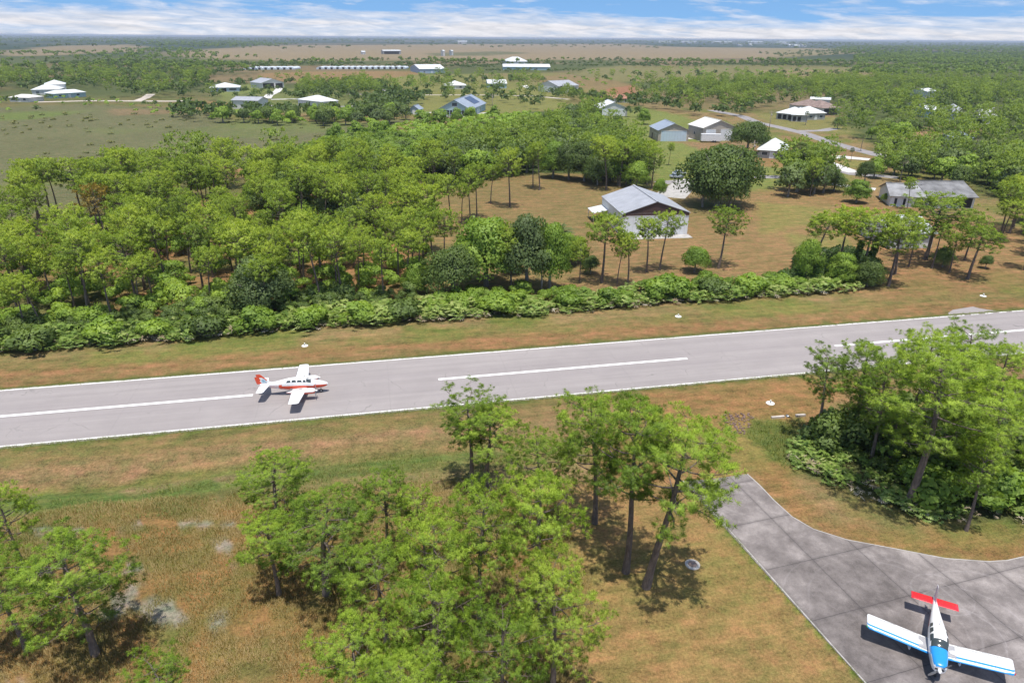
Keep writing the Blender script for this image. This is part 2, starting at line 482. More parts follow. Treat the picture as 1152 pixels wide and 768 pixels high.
    P([(480, 280), (560, 250), (640, 250), (600, 300), (500, 320)], LAWN, 6, .55, 5, hi1)
    P([(560, 198), (690, 194), (660, 222), (560, 230)], (.30, .20, .10), 3, .9, 3)
    P([(490, 255), (560, 222), (640, 214), (640, 225), (560, 245), (500, 275)], SOIL, 3, .6, 3, hi1)
    P([(640, 270), (790, 250), (880, 225), (960, 262), (990, 330), (860, 335), (640, 342)], (.34, .21, .11), 4, 1, 3)
    P([(800, 222), (860, 196), (980, 222), (1152, 260), (1200, 320), (980, 335), (900, 300)], SOIL, 4, .85, 3)
    P([(860, 250), (960, 262), (985, 300), (900, 285)], LAWN, 3, .7, 3, hi1)
    P([(852, 228), (940, 233), (930, 250), (858, 262)], LAWN, 2, .65, 2)
    P([(940, 225), (1152, 265), (1152, 345), (1000, 338)], (.375, .205, .11), 4, .7, 4)
    P([(985, 322), (1152, 300), (1152, 345), (985, 350)], (.27, .21, .085), 3, .7, 3, hi1)
    # hangar lawns
    P([(640, 128), (720, 120), (850, 150), (940, 165), (960, 205), (850, 215), (760, 215), (700, 175)], (.25, .265, .085), 5, 1, 4)
    P([(690, 122), (640, 112), (600, 96), (640, 96), (720, 112)], (.30, .24, .10), 5, .9, 4)
    P([(760, 160), (830, 158), (870, 168), (870, 180), (800, 172)], (.35, .21, .13), 3, .95, 3)
    P([(760, 178), (800, 180), (850, 200), (760, 205)], (.27, .28, .075), 4, .9, 3)
    P([(835, 175), (900, 178), (900, 190), (840, 186)], (.36, .20, .105), 3, .9, 2)
    P([(850, 128), (940, 132), (980, 150), (940, 150), (870, 142)], (.29, .25, .10), 4, 1, 3)
    P([(880, 152), (960, 168), (1000, 182), (1000, 195), (940, 190), (880, 165)], (.34, .20, .11), 3, .9, 3)
    P([(940, 178), (985, 182), (985, 192), (950, 188)], LAWN, 2, .8, 2)
    P([(682, 100), (712, 96), (718, 108), (684, 108)], (.42, .19, .12), 4, 1, 3)
    # right woods
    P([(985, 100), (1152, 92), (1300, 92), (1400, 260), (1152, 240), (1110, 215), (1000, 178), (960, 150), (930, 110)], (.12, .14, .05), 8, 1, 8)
    P([(1000, 140), (1100, 140), (1110, 152), (1020, 156)], (.48, .27, .18), 5, .85, 5, hi1)
    P([(1100, 268), (1160, 262), (1160, 312), (1100, 300)], SOIL, 4, .7, 4)
    # ---- verges along the runway
    def band(t0, t1, c, soft, amt, s0=-1e9, s1=1e9, ns=ONE, ssoft=6):
        w = T + (fbm(S / 7, T / 3, 41, 3) - .5) * soft * 2.2
        m = np.clip((w - t0) / soft + .5, 0, 1) * np.clip((t1 - w) / soft + .5, 0, 1) * amt * ns
        m = m * np.clip((S - s0) / ssoft + .5, 0, 1) * np.clip((s1 - S) / ssoft + .5, 0, 1)
        lay(m, c)
    long_n = fbm(S / 16, T / 1.1, 55, 4); ln = np.clip((long_n - .4) * 5, 0, 1)
    near = (D < 330) & (S > -320) & (S < 330)
    nz = near * 1.0
    band(-HW - 9.5, HW + 8.5, (.30, .20, .10), .8, 1, ns=nz)
    band(HW, HW + 1.1, (.15, .16, .05), .5, .9, ns=nz)
    band(HW + 1.0, HW + 5.5, (.37, .19, .10), .9, .8, ns=nz * (.35 + .65 * ln))
    band(HW + 5.0, HW + 9.5, (.24, .23, .07), .9, .75, ns=nz * (.3 + .7 * hi1))
    band(-HW - 1.0, -HW, (.16, .18, .05), .5, .95, ns=nz)
    band(-HW - 4.5, -HW - 1.2, (.25, .20, .08), .9, .8, ns=nz * ln)
    band(-HW - 8.0, -HW - 4.0, (.37, .22, .135), 1.0, .75, ns=nz * (.3 + .7 * ln))
    sD = st(560, 520)[0]
    band(-HW - 12.0, -HW - 7.6, (.22, .22, .065), 1.0, .9, s1=sD, ns=nz * (.4 + .6 * ln))
    band(-HW - 18.5, -HW - 9.0, (.24, .19, .085), 1.2, .9, s1=sD, ns=nz)
    band(-HW - 12.6, -HW - 9.3, (.15, .21, .055), 1.0, .8, s1=sD, ns=nz * hi1)
    band(-HW - 10.8, -HW - 9.4, (.40, .25, .17), .6, .8, s0=st(100, 560)[0], s1=st(300, 535)[0], ns=nz * hi2)
    band(-HW - 16.6, -HW - 13.6, (.36, .25, .17), 1.0, .6, s1=sD, ns=nz * hi2)
    # south foreground
    P([(-260, 620), (0, 590), (150, 575), (300, 560), (480, 545), (600, 560), (660, 640), (640, 800), (600, 1400), (-900, 1400)], (.27, .19, .085), 2, 1, 1.5)
    P([(-260, 620), (0, 590), (150, 575), (300, 560), (480, 545), (600, 560), (660, 640), (640, 800), (600, 1400), (-900, 1400)], (.38, .19, .085), 2, .8, 1.5, hi1 * .7 + .15)
    P([(-260, 620), (0, 590), (150, 575), (300, 560), (480, 545), (600, 560), (660, 640), (640, 800), (600, 1400), (-900, 1400)], (.17, .19, .06), 2, .7, 1.5, np.clip((n2 - .5) * 6, 0, 1))
    for (cx, cy, rx, ry) in SANDY[:] or [(150, 672, 28, 16), (190, 690, 22, 14), (255, 615, 11, 9), (252, 637, 9, 6), (293, 692, 12, 10), (275, 712, 9, 8), (245, 700, 8, 6), (120, 690, 14, 8), (60, 640, 20, 8), (150, 640, 12, 5), (20, 770, 20, 12), (210, 590, 60, 4), (70, 596, 60, 3.5)]:
        P([(cx + rx * math.cos(t) * 1.2, cy + ry * math.sin(t) * 1.2) for t in np.linspace(0, 2 * PI, 12)[:-1]], (.36, .31, .30), .5, .85, .9, np.clip((n2 - .46) * 12, 0, 1))
    P([(600, 560), (720, 520), (800, 560), (790, 570), (980, 780), (1300, 1300), (560, 1300), (640, 800), (665, 660)], (.37, .225, .105), 2, 1, 1.2)
    P([(600, 560), (720, 520), (800, 560), (790, 570), (980, 780), (1300, 1300), (560, 1300), (640, 800), (665, 660)], (.29, .235, .085), 2, .55, 1.2, np.clip((n1 * .6 + n3 * .4 - .43) * 7, 0, 1))
    P([(660, 500), (730, 440), (910, 425), (960, 430), (880, 500), (900, 560), (940, 590), (1000, 602), (1152, 600), (1300, 640), (1300, 660), (1110, 632), (950, 608), (890, 582), (842, 533), (768, 541), (700, 560)], (.36, .20, .095), 2, 1, 1.2)
    P([(700, 470), (840, 440), (930, 440), (870, 480), (880, 540), (800, 520), (720, 520)], (.28, .235, .08), 2, .8, 1.5, hi1)
    P([(960, 592), (1152, 596), (1152, 618), (1000, 612)], (.27, .23, .08), 1.5, .6, 1, hi1)
    # tall green strip against the apron edge
    ax, ay = G(790, 562), G(974, 768)
    P([(766, 541), (770, 541), (974, 768), (1120, 930), (1112, 930), (968, 768)], (.19, .25, .05), .3, .9, .1)
    P([(855, 470), (905, 470), (905, 500), (880, 530), (850, 500), (835, 480)], (.19, .20, .06), 1, .9, 1)
    # undergrowth floor right
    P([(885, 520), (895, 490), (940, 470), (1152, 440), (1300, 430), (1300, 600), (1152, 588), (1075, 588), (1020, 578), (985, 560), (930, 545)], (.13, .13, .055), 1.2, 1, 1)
    Z = ground_z(X, Y)
    Z = np.where(D > 300, 0, Z)
    verts = np.column_stack([X, Y, Z])
    c0 = col[:na].mean(0)
    verts = np.vstack([verts, [[0, 0, 0]]]); col = np.vstack([col, c0[None]])
    nrr = nr
    i = np.arange(nrr - 1)[:, None] * na; j = np.arange(na)[None]; j2 = (j + 1) % na
    quads = np.stack([(i + j).ravel(), (i + j2).ravel(), (i + na + j2).ravel(), (i + na + j).ravel()], 1)[:, ::-1]
    tris = [[len(verts) - 1, int(k2), int(k)] for k, k2 in zip(range(na), [(k + 1) % na for k in range(na)])]
    faces = [list(q) for q in quads.tolist()] + tris
    col4 = np.column_stack([col, np.ones(len(col))])
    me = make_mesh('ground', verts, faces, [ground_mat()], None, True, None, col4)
    return tag(obj_of('ground', me), kind='structure')

def ground_mat():
    m, nt, out = new_mat('ground_mat')
    b = N(nt, 'ShaderNodeBsdfPrincipled', i_Roughness=.95); b.inputs['Specular IOR Level'].default_value = .1
    at = N(nt, 'ShaderNodeAttribute', attribute_name='soil')
    geo = N(nt, 'ShaderNodeNewGeometry'); P = geo.outputs['Position']
    c = at.outputs['Color']
    # runway-aligned stretched mowing streaks
    mp = N(nt, 'ShaderNodeMapping'); mp.inputs['Rotation'].default_value = (0, 0, -RA); nt.links.new(P, mp.inputs[0])
    mp2 = N(nt, 'ShaderNodeMapping'); mp2.inputs['Scale'].default_value = (.35, 1.6, 1); nt.links.new(mp.outputs[0], mp2.inputs[0])
    a = noise(nt, P, .55, 8, .68); a2 = noise(nt, mp2.outputs[0], .5, 6, .65); f = noise(nt, P, 1.9, 8, .78); g = noise(nt, P, .03, 5, .6)
    k = ramp(nt, [(.42, .0), (.64, 1.0)], math_(nt, 'ADD', math_(nt, 'MULTIPLY', a, .6), math_(nt, 'MULTIPLY', a2, .4)))
    c1 = mixc(nt, 1.0, c, (.76, .97, .70), 'MULTIPLY'); c2 = mixc(nt, 1.0, c, (1.20, 1.03, .96), 'MULTIPLY')
    cc = mixc(nt, k.outputs[0], c1, c2)
    h1 = noise(nt, P, 4.2, 3, .8); h2 = noise(nt, P, 13.0, 2, .8); h3 = noise(nt, P, .9, 3, .7)
    v = math_(nt, 'ADD', math_(nt, 'MULTIPLY', a2, .55), math_(nt, 'ADD', math_(nt, 'MULTIPLY', h3, .5), math_(nt, 'ADD', math_(nt, 'MULTIPLY', math_(nt, 'ADD', h1, math_(nt, 'MULTIPLY_ADD', h2, .8, -.5)), 1.0), math_(nt, 'MULTIPLY', g, .2))))
    vr = ramp(nt, [(.62, .62), (1.0, 1.0), (1.42, 1.45)], math_(nt, 'MULTIPLY', v, 1.0))
    vr = math_(nt, 'MAXIMUM', math_(nt, 'MULTIPLY_ADD', v, 2.0, -1.05), .2)
    hs = N(nt, 'ShaderNodeHueSaturation', i_Saturation=.98, i_Value=.63); nt.links.new(cc, hs.inputs['Color']); cc = hs.outputs[0]
    cc = mixc(nt, 1.0, cc, vr, 'MULTIPLY')
    nt.links.new(cc, b.inputs['Base Color'])
    bp = N(nt, 'ShaderNodeBump', i_Strength=.6, i_Distance=.12); nt.links.new(f, bp.inputs['Height']); nt.links.new(bp.outputs[0], b.inputs['Normal'])
    nt.links.new(b.outputs[0], out.inputs[0]); return m

make_ground()

# ------------------------------------------------------------------ paved surfaces
def sheet(name, poly_world, z, mat, label=None):
    me = make_mesh(name, [(x, y, z) for x, y in poly_world], [list(range(len(poly_world)))], [mat])
    # make sure it faces up
    if me.polygons[0].normal.z < 0: me.flip_normals()
    return tag(obj_of(name, me), kind='structure')

def runway_mat():
    m, nt, out = new_mat('runway_asphalt')
    b = N(nt, 'ShaderNodeBsdfPrincipled', i_Roughness=.85)
    geo = N(nt, 'ShaderNodeNewGeometry')
    mp = N(nt, 'ShaderNodeMapping'); mp.inputs['Rotation'].default_value = (0, 0, -RA); nt.links.new(geo.outputs['Position'], mp.inputs[0])
    mp2 = N(nt, 'ShaderNodeMapping'); mp2.inputs['Scale'].default_value = (.03, 1.0, 1); nt.links.new(mp.outputs[0], mp2.inputs[0])
    a = noise(nt, mp2.outputs[0], .8, 6, .6); bb = noise(nt, geo.outputs['Position'], .25, 6, .6); f = noise(nt, geo.outputs['Position'], 12, 3, .7)
    v = math_(nt, 'ADD', math_(nt, 'ADD', math_(nt, 'MULTIPLY', a, .5), math_(nt, 'MULTIPLY', bb, .3)), math_(nt, 'MULTIPLY', f, .2))
    r = ramp(nt, [(.36, (.248, .223, .218)), (.50, (.288, .260, .253)), (.64, (.328, .297, .288))], v)
    st1 = ramp(nt, [(.60, 0.0), (.72, .35)], noise(nt, mp2.outputs[0], 3.0, 5, .7, .4))
    dk0 = st1.outputs[0]
    crk = N(nt, 'ShaderNodeTexVoronoi', feature='DISTANCE_TO_EDGE', i_Scale=.16); wv = N(nt, 'ShaderNodeVectorMath', operation='ADD'); nt.links.new(geo.outputs['Position'], wv.inputs[0]); nn0 = N(nt, 'ShaderNodeTexNoise', i_Scale=.8, i_Detail=4.0); nt.links.new(geo.outputs['Position'], nn0.inputs['Vector']); nt.links.new(nn0.outputs['Color'], wv.inputs[1]); nt.links.new(wv.outputs[0], crk.inputs['Vector'])
    ck = math_(nt, 'MULTIPLY', math_(nt, 'LESS_THAN', crk.outputs['Distance'], .006), math_(nt, 'MULTIPLY', ramp(nt, [(.5, 0.0), (.62, 1.0)], bb).outputs[0], .45))
    # faint darker wheel paths
    sp = N(nt, 'ShaderNodeSeparateXYZ'); nt.links.new(mp.outputs[0], sp.inputs[0])
    d = math_(nt, 'ABSOLUTE', math_(nt, 'SUBTRACT', sp.outputs['Y'], T_C))
    band = ramp(nt, [(.0, 1.0), (.9, 0.0)], math_(nt, 'DIVIDE', math_(nt, 'ABSOLUTE', math_(nt, 'SUBTRACT', d, 1.6)), 1.4))
    cc = mixc(nt, math_(nt, 'MULTIPLY', band.outputs[0], .16), r.outputs[0], (.19, .165, .175))
    # transverse seams, faint
    fr = math_(nt, 'FRACT', math_(nt, 'DIVIDE', sp.outputs['X'], 15.3))
    seam = math_(nt, 'MULTIPLY', math_(nt, 'LESS_THAN', fr, .006), .16)
    cc = mixc(nt, seam, cc, (.13, .12, .12))
    cc = mixc(nt, math_(nt, 'MULTIPLY', dk0, .5), cc, (.20, .18, .18)); cc = mixc(nt, ck, cc, (.10, .095, .09))
    nt.links.new(cc, b.inputs['Base Color']); nt.links.new(b.outputs[0], out.inputs[0]); return m
RUNWAY = runway_mat()
PAINT = plain('runway_paint', (.80, .79, .78), .6, var=.06, scale=3)
E_ = HW + .35
sheet('runway', [RW(-900, -E_), RW(1500, -E_), RW(1500, E_), RW(-900, E_)], .03, RUNWAY)
def stripe(name, s0, s1, t, w, z=.036):
    n = max(1, int((s1 - s0) / 30)); 
    return sheet(name, [RW(s0, t - w / 2), RW(s1, t - w / 2), RW(s1, t + w / 2), RW(s0, t + w / 2)], z, PAINT)
sA = st(1069, 354)[0]; sB = st(1135, 349)[0]
stripe('runway_edge_line', -900, 1500, -HW + .12, .26)
stripe('runway_edge_line', -900, sA, HW - .12, .26)
stripe('runway_edge_line', sB, 1500, HW - .12, .26)
for k in range(4):
    a0 = sA + (sB - sA) * (k + .25) / 4.2; stripe('runway_edge_line', a0, a0 + (sB - sA) * .13, HW - .12, .26)
d0 = st(493, 426)[0]; d1 = st(774, 404)[0]; per = st(938, 388.5)[0] - d0
for k in range(-9, 16): stripe('runway_centre_line', d0 + per * k, d1 + per * k, .05, .5)
tx = [RW(sA - .5, E_ - .1), RW(sA + .2, E_ + .8), RW(sA + 2, E_ + 1.9), RW((sA + sB) / 2 + 1, E_ + 2.6), RW(sB - 4, E_ + 1.6), RW(sB - 2, E_ - .1)]
sheet('runway_turnoff', tx, .026, RUNWAY)

# concrete apron
AP = [(768, 541), (804, 538.5), (840.5, 533), (855, 546), (870, 562), (891, 581), (915, 595), (953, 607), (1012, 618), (1064, 628), (1113, 631.5), (1134, 630), (1152, 626)]
APW = GP(AP)
ang = math.atan2(G(974, 768)[1] - G(790, 562)[1], G(974, 768)[0] - G(790, 562)[0])
p768 = G(974, 768); dv = (math.cos(ang), math.sin(ang))
LE = [(p768[0] + dv[0] * 14, p768[1] + dv[1] * 14)]
e1 = APW[-1]
APW2 = APW + [(e1[0] + 6, e1[1] + .9), (e1[0] + 14, e1[1] - .5), (e1[0] + 22, e1[1] - 6), (e1[0] + 22, LE[0][1] - 4)] + LE
def apron_mat():
    m, nt, out = new_mat('apron_concrete')
    b = N(nt, 'ShaderNodeBsdfPrincipled', i_Roughness=.85)
    geo = N(nt, 'ShaderNodeNewGeometry')
    mp = N(nt, 'ShaderNodeMapping'); mp.vector_type = 'TEXTURE'; mp.inputs['Rotation'].default_value = (0, 0, ang); mp.inputs['Location'].default_value = (p768[0], p768[1], 0); nt.links.new(geo.outputs['Position'], mp.inputs[0])
    P = geo.outputs['Position']
    a = noise(nt, P, .42, 12, .72, .15); bb = noise(nt, P, .09, 5, .6); f = noise(nt, P, 9, 4, .7)
    v = math_(nt, 'ADD', math_(nt, 'ADD', math_(nt, 'MULTIPLY', a, .6), math_(nt, 'MULTIPLY', bb, .45)), math_(nt, 'MULTIPLY', f, .14))
    r = ramp(nt, [(.47, (.100, .086, .082)), (.59, (.185, .162, .155)), (.72, (.32, .285, .272))], v)
    cc = r.outputs[0]
    sp = N(nt, 'ShaderNodeSeparateXYZ'); nt.links.new(mp.outputs[0], sp.inputs[0])
    # joints with dark stain on both sides
    wob = math_(nt, 'MULTIPLY', math_(nt, 'SUBTRACT', noise(nt, P, 1.2, 3), .5), .1)
    for ax_, per_, off in (('X', 5.6, .0), ('Y', 4.6, 0.0)):
        u_ = math_(nt, 'FRACT', math_(nt, 'ADD', math_(nt, 'DIVIDE', math_(nt, 'ADD', sp.outputs[ax_], wob), per_), off + .5))
        d_ = math_(nt, 'MULTIPLY', math_(nt, 'ABSOLUTE', math_(nt, 'SUBTRACT', u_, .5)), per_)
        st_ = ramp(nt, [(.0, .45), (.10, .22), (.35, 0.0)], d_)
        cc = mixc(nt, math_(nt, 'MULTIPLY', st_.outputs[0], math_(nt, 'ADD', a, .35)), cc, (.05, .043, .045))
        cc = mixc(nt, math_(nt, 'MULTIPLY', math_(nt, 'LESS_THAN', d_, .02), .7), cc, (.035, .03, .03))
    # turning scuffs left by tyres: thin pale rings
    for cx, cy, rad, w_, s_ in [(1003, 690, 5.9, .07, .5), (1012, 700, 4.6, .05, .4), (1085, 712, 2.6, .05, .5), (1096, 700, 3.6, .06, .45), (1060, 668, 2.2, .05, .4), (1000, 700, 7.6, .05, .35), (1110, 740, 4.4, .05, .45), (1125, 700, 5.4, .05, .3)]:
        c0 = G(cx, cy)
        vs = N(nt, 'ShaderNodeVectorMath', operation='DISTANCE'); nt.links.new(P, vs.inputs[0]); vs.inputs[1].default_value = (c0[0], c0[1], .03)
        dd = math_(nt, 'ABSOLUTE', math_(nt, 'SUBTRACT', vs.outputs['Value'], math_(nt, 'ADD', rad, math_(nt, 'MULTIPLY', wob, 3.0))))
        k_ = ramp(nt, [(.0, s_), (.5, s_ * .5), (1.0, 0.0)], math_(nt, 'DIVIDE', dd, w_ * 2))
        cc = mixc(nt, math_(nt, 'MULTIPLY', k_.outputs[0], ramp(nt, [(.38, 0.0), (.6, 1.0)], bb if rad > 4 else a).outputs[0]), cc, (.34, .31, .31))
    # fine pale scratches
    mp3 = N(nt, 'ShaderNodeMapping'); mp3.inputs['Rotation'].default_value = (0, 0, .5); mp3.inputs['Scale'].default_value = (.25, 3.0, 1); nt.links.new(P, mp3.inputs[0])
    sc = ramp(nt, [(.66, 0.0), (.70, .35)], noise(nt, mp3.outputs[0], .9, 6, .7, 1.5))
    cc = mixc(nt, sc.outputs[0], cc, (.29, .27, .27))
    nt.links.new(cc, b.inputs['Base Color']); nt.links.new(b.outputs[0], out.inputs[0]); return m
sheet('apron', APW2, .03, apron_mat())
CONC = plain('pale_concrete', (.42, .40, .38), .85, var=.15, scale=.8)
def ribbon(name, pts, w, z, mat):
    """a path along world points"""
    L = []; Rr = []
    for i, p in enumerate(pts):
        a = pts[max(0, i - 1)]; b = pts[min(len(pts) - 1, i + 1)]
        d = math.hypot(b[0] - a[0], b[1] - a[1]) or 1
        nx, ny = -(b[1] - a[1]) / d, (b[0] - a[0]) / d
        ww = w[i] if hasattr(w, '__len__') else w
        L.append((p[0] + nx * ww / 2, p[1] + ny * ww / 2)); Rr.append((p[0] - nx * ww / 2, p[1] - ny * ww / 2))
    n = len(pts)
    vs = [(x, y, z) for x, y in L] + [(x, y, z) for x, y in Rr]
    fs = [[i, i + n, i + n + 1, i + 1] for i in range(n - 1)]
    me = make_mesh(name, vs, fs, [mat])
    if me.polygons[0].normal.z < 0: me.flip_normals()
    return tag(obj_of(name, me), kind='structure')
ribbon('apron_edge', [APW[0], G(790, 562), p768, LE[0]], .09, .034, CONC)
ribbon('apron_edge', APW[2:], .09, .0345, CONC)

ROAD = plain('road_asphalt', (.27, .25, .25), .85, var=.12, scale=.3)
DRIVE = plain('driveway_concrete', (.62, .60, .57), .8, var=.1, scale=.3)
SHELL = plain('shell_track', (.50, .44, .38), .9, var=.12, scale=.3)
def px_ribbon(name, pts, w, z, mat): return ribbon(name, GP(pts), w, z, mat)
px_ribbon('road', [(800, 124), (835, 131), (852, 138), (875, 143), (905, 150), (930, 159), (960, 167.5), (990, 175), (1060, 188)], 6.5, .02, ROAD)
px_ribbon('road', [(886, 147), (905, 147.5), (925, 147), (940, 144.5)], 6, .024, ROAD)
px_ribbon('road', [(1010, 200), (985, 197.5), (960, 196), (940, 190), (925, 183)], 5, .02, ROAD)
px_ribbon('driveway', [(935, 176.5), (950, 177), (978, 179.5)], [7, 7, 5], .028, DRIVE)
px_ribbon('driveway', [(925, 180), (948, 190), (962, 194)], [4, 6, 5], .028, DRIVE)
px_ribbon('driveway', [(930, 205), (955, 210), (985, 213)], [4, 4, 4], .02, DRIVE)
px_ribbon('road', [(740, 206), (800, 201.5), (850, 199), (940, 200)], 5, .02, ROAD)
px_ribbon('driveway', [(752, 222), (766, 211), (778, 202)], [9, 8, 7], .026, CONC)
px_ribbon('shell_track', [(40, 115), (100, 113.5), (190, 114), (215, 113.5)], 7, .02, SHELL)
px_ribbon('shell_track', [(155, 113.5), (164, 110), (170, 106)], 6, .024, SHELL)
px_ribbon('road', [(280, 119.5), (330, 118.5), (380, 120), (430, 119)], 6, .02, ROAD)
px_ribbon('driveway', [(305, 112), (330, 111.5), (345, 111.8)], 5, .02, DRIVE)
px_ribbon('driveway', [(303, 107), (312, 103), (314, 100), (306, 97)], 6, .02, DRIVE)
px_ribbon('driveway', [(300, 111), (303, 107)], 6, .022, DRIVE)
px_ribbon('driveway', [(418, 97), (428, 96.5), (433, 99), (432, 103)], 7, .02, DRIVE)
px_ribbon('shell_track', [(390, 106), (440, 107), (540, 107), (600, 108), (640, 112)], 5, .02, SHELL)
px_ribbon('driveway', [(450, 128), (480, 126.5), (530, 128.5), (560, 126)], 4, .02, DRIVE)
px_ribbon('driveway', [(760, 155.5), (778, 155.5), (800, 157), (822, 157)], 6, .02, DRIVE)
px_ribbon('driveway', [(597, 100), (592, 98), (590, 96)], 5, .02, DRIVE)
# ================================================================== vegetation
PINE_L = foliage('pine_needles', (.07, .125, .018), (.205, .32, .033), (.37, .50, .055), .34)
PINE_Y = foliage('pine_needles_yellowish', (.10, .16, .025), (.23, .34, .038), (.38, .49, .06), .32)
PINE_M = foliage('pine_crown', (.085, .14, .022), (.22, .32, .038), (.39, .485, .06), .37)
PINE_RUST = foliage('pine_crown_rust', (.16, .12, .02), (.28, .20, .03), (.36, .26, .05), .3)
OAK_L = foliage('oak_leaves', (.075, .112, .032), (.125, .185, .05), (.21, .29, .07), .38)
OAK_B = foliage('bright_leaves', (.13, .21, .038), (.23, .35, .055), (.36, .48, .08), .42)
GREY_L = foliage('grey_green_leaves', (.09, .13, .05), (.15, .21, .075), (.23, .30, .10), .38)
PALM_L = foliage('palm_leaves', (.05, .08, .025), (.09, .13, .035), (.18, .21, .06), .22)
PMETTO = foliage('palmetto_leaves', (.12, .19, .045), (.25, .37, .075), (.46, .52, .18), .35, .42)
WILLOW = foliage('willow_leaves', (.12, .19, .035), (.20, .30, .05), (.29, .39, .08), .4)
GRASSM = foliage('grass_blades', (.17, .175, .05), (.31, .24, .095), (.46, .33, .17), .3)
GRASSG = foliage('green_grass_blades', (.08, .13, .03), (.15, .20, .045), (.27, .27, .08), .3)
DEADF = foliage('dead_fronds', (.20, .15, .09), (.36, .28, .18), (.55, .48, .38), .1)
BARK = bark('pine_bark', (.085, .065, .055), (.20, .155, .13))
BARK_G = bark('grey_bark', (.15, .13, .11), (.32, .29, .26))
VINE = foliage('vine_leaves', (.05, .09, .025), (.10, .17, .04), (.19, .29, .06), .3)

def unit(v): return v / (np.linalg.norm(v, axis=-1, keepdims=True) + 1e-9)

class Tubes:
    def __init__(s): s.v = []; s.f = []; s.n = 0
    def add(s, pts, rad, k=6):
        pts = np.asarray(pts, float); n = len(pts)
        rad = np.asarray(rad, float)
        d = np.gradient(pts, axis=0); d = unit(d)
        up = np.array([.13, .21, 1.0]) if abs(d[0, 2]) < .85 else np.array([1.0, .1, .1])
        a = unit(np.cross(d, up)); b = np.cross(d, a)
        t = np.linspace(0, 2 * PI, k, endpoint=False)
        ring = pts[:, None] + rad[:, None, None] * (a[:, None] * np.cos(t)[None, :, None] + b[:, None] * np.sin(t)[None, :, None])
        s.v.append(ring.reshape(-1, 3))
        i = np.arange(n - 1)[:, None] * k; j = np.arange(k)[None]; j2 = (j + 1) % k
        s.f.append(np.stack([(i + j).ravel(), (i + k + j).ravel(), (i + k + j2).ravel(), (i + j2).ravel()], 1) + s.n)
        s.n += n * k
    def mesh(s, name, mat): return make_mesh(name, np.vstack(s.v), np.vstack(s.f), [mat], None, True)
    def arr(s): return np.vstack(s.v), np.vstack(s.f)

def orient(q, nrm):
    g = np.cross(q[:, 1] - q[:, 0], q[:, 2] - q[:, 0])
    flip = (g * nrm).sum(1) < 0
    q[flip] = q[flip][:, ::-1]
    return q
def needle_tufts(cent, dirs, tints, n, ln, w, rng, spread=.95, outw=None):
    """triangles radiating from tuft centres"""
    m = len(cent)
    c = np.repeat(cent, n, 0); d0 = np.repeat(dirs, n, 0)
    d = unit(rng.normal(size=(m * n, 3)) * spread + d0 * .75)
    L = ln * rng.uniform(.65, 1.1, (m * n, 1))
    side = unit(np.cross(d, rng.normal(size=d.shape))) * w * .5
    base = c + d * L * .05
    v = np.stack([base - side * .6, base + side * .6, c + d * L], 1)
    # widest part beyond the middle: use a quad-like kite of 4 verts
    mid = c + d * L * .55
    v = np.stack([base, mid - side, c + d * L, mid + side], 1)
    nn_ = unit(np.repeat(outw, n, 0) * .75 + d * .55 + np.array([0, 0, .15]))
    v = orient(v, nn_).reshape(-1, 3)
    f = np.arange(m * n * 4).reshape(-1, 4)
    t = np.repeat(np.repeat(tints, n) + rng.uniform(-.12, .12, m * n), 4)
    return v, f, t, np.repeat(nn_, 4, 0)

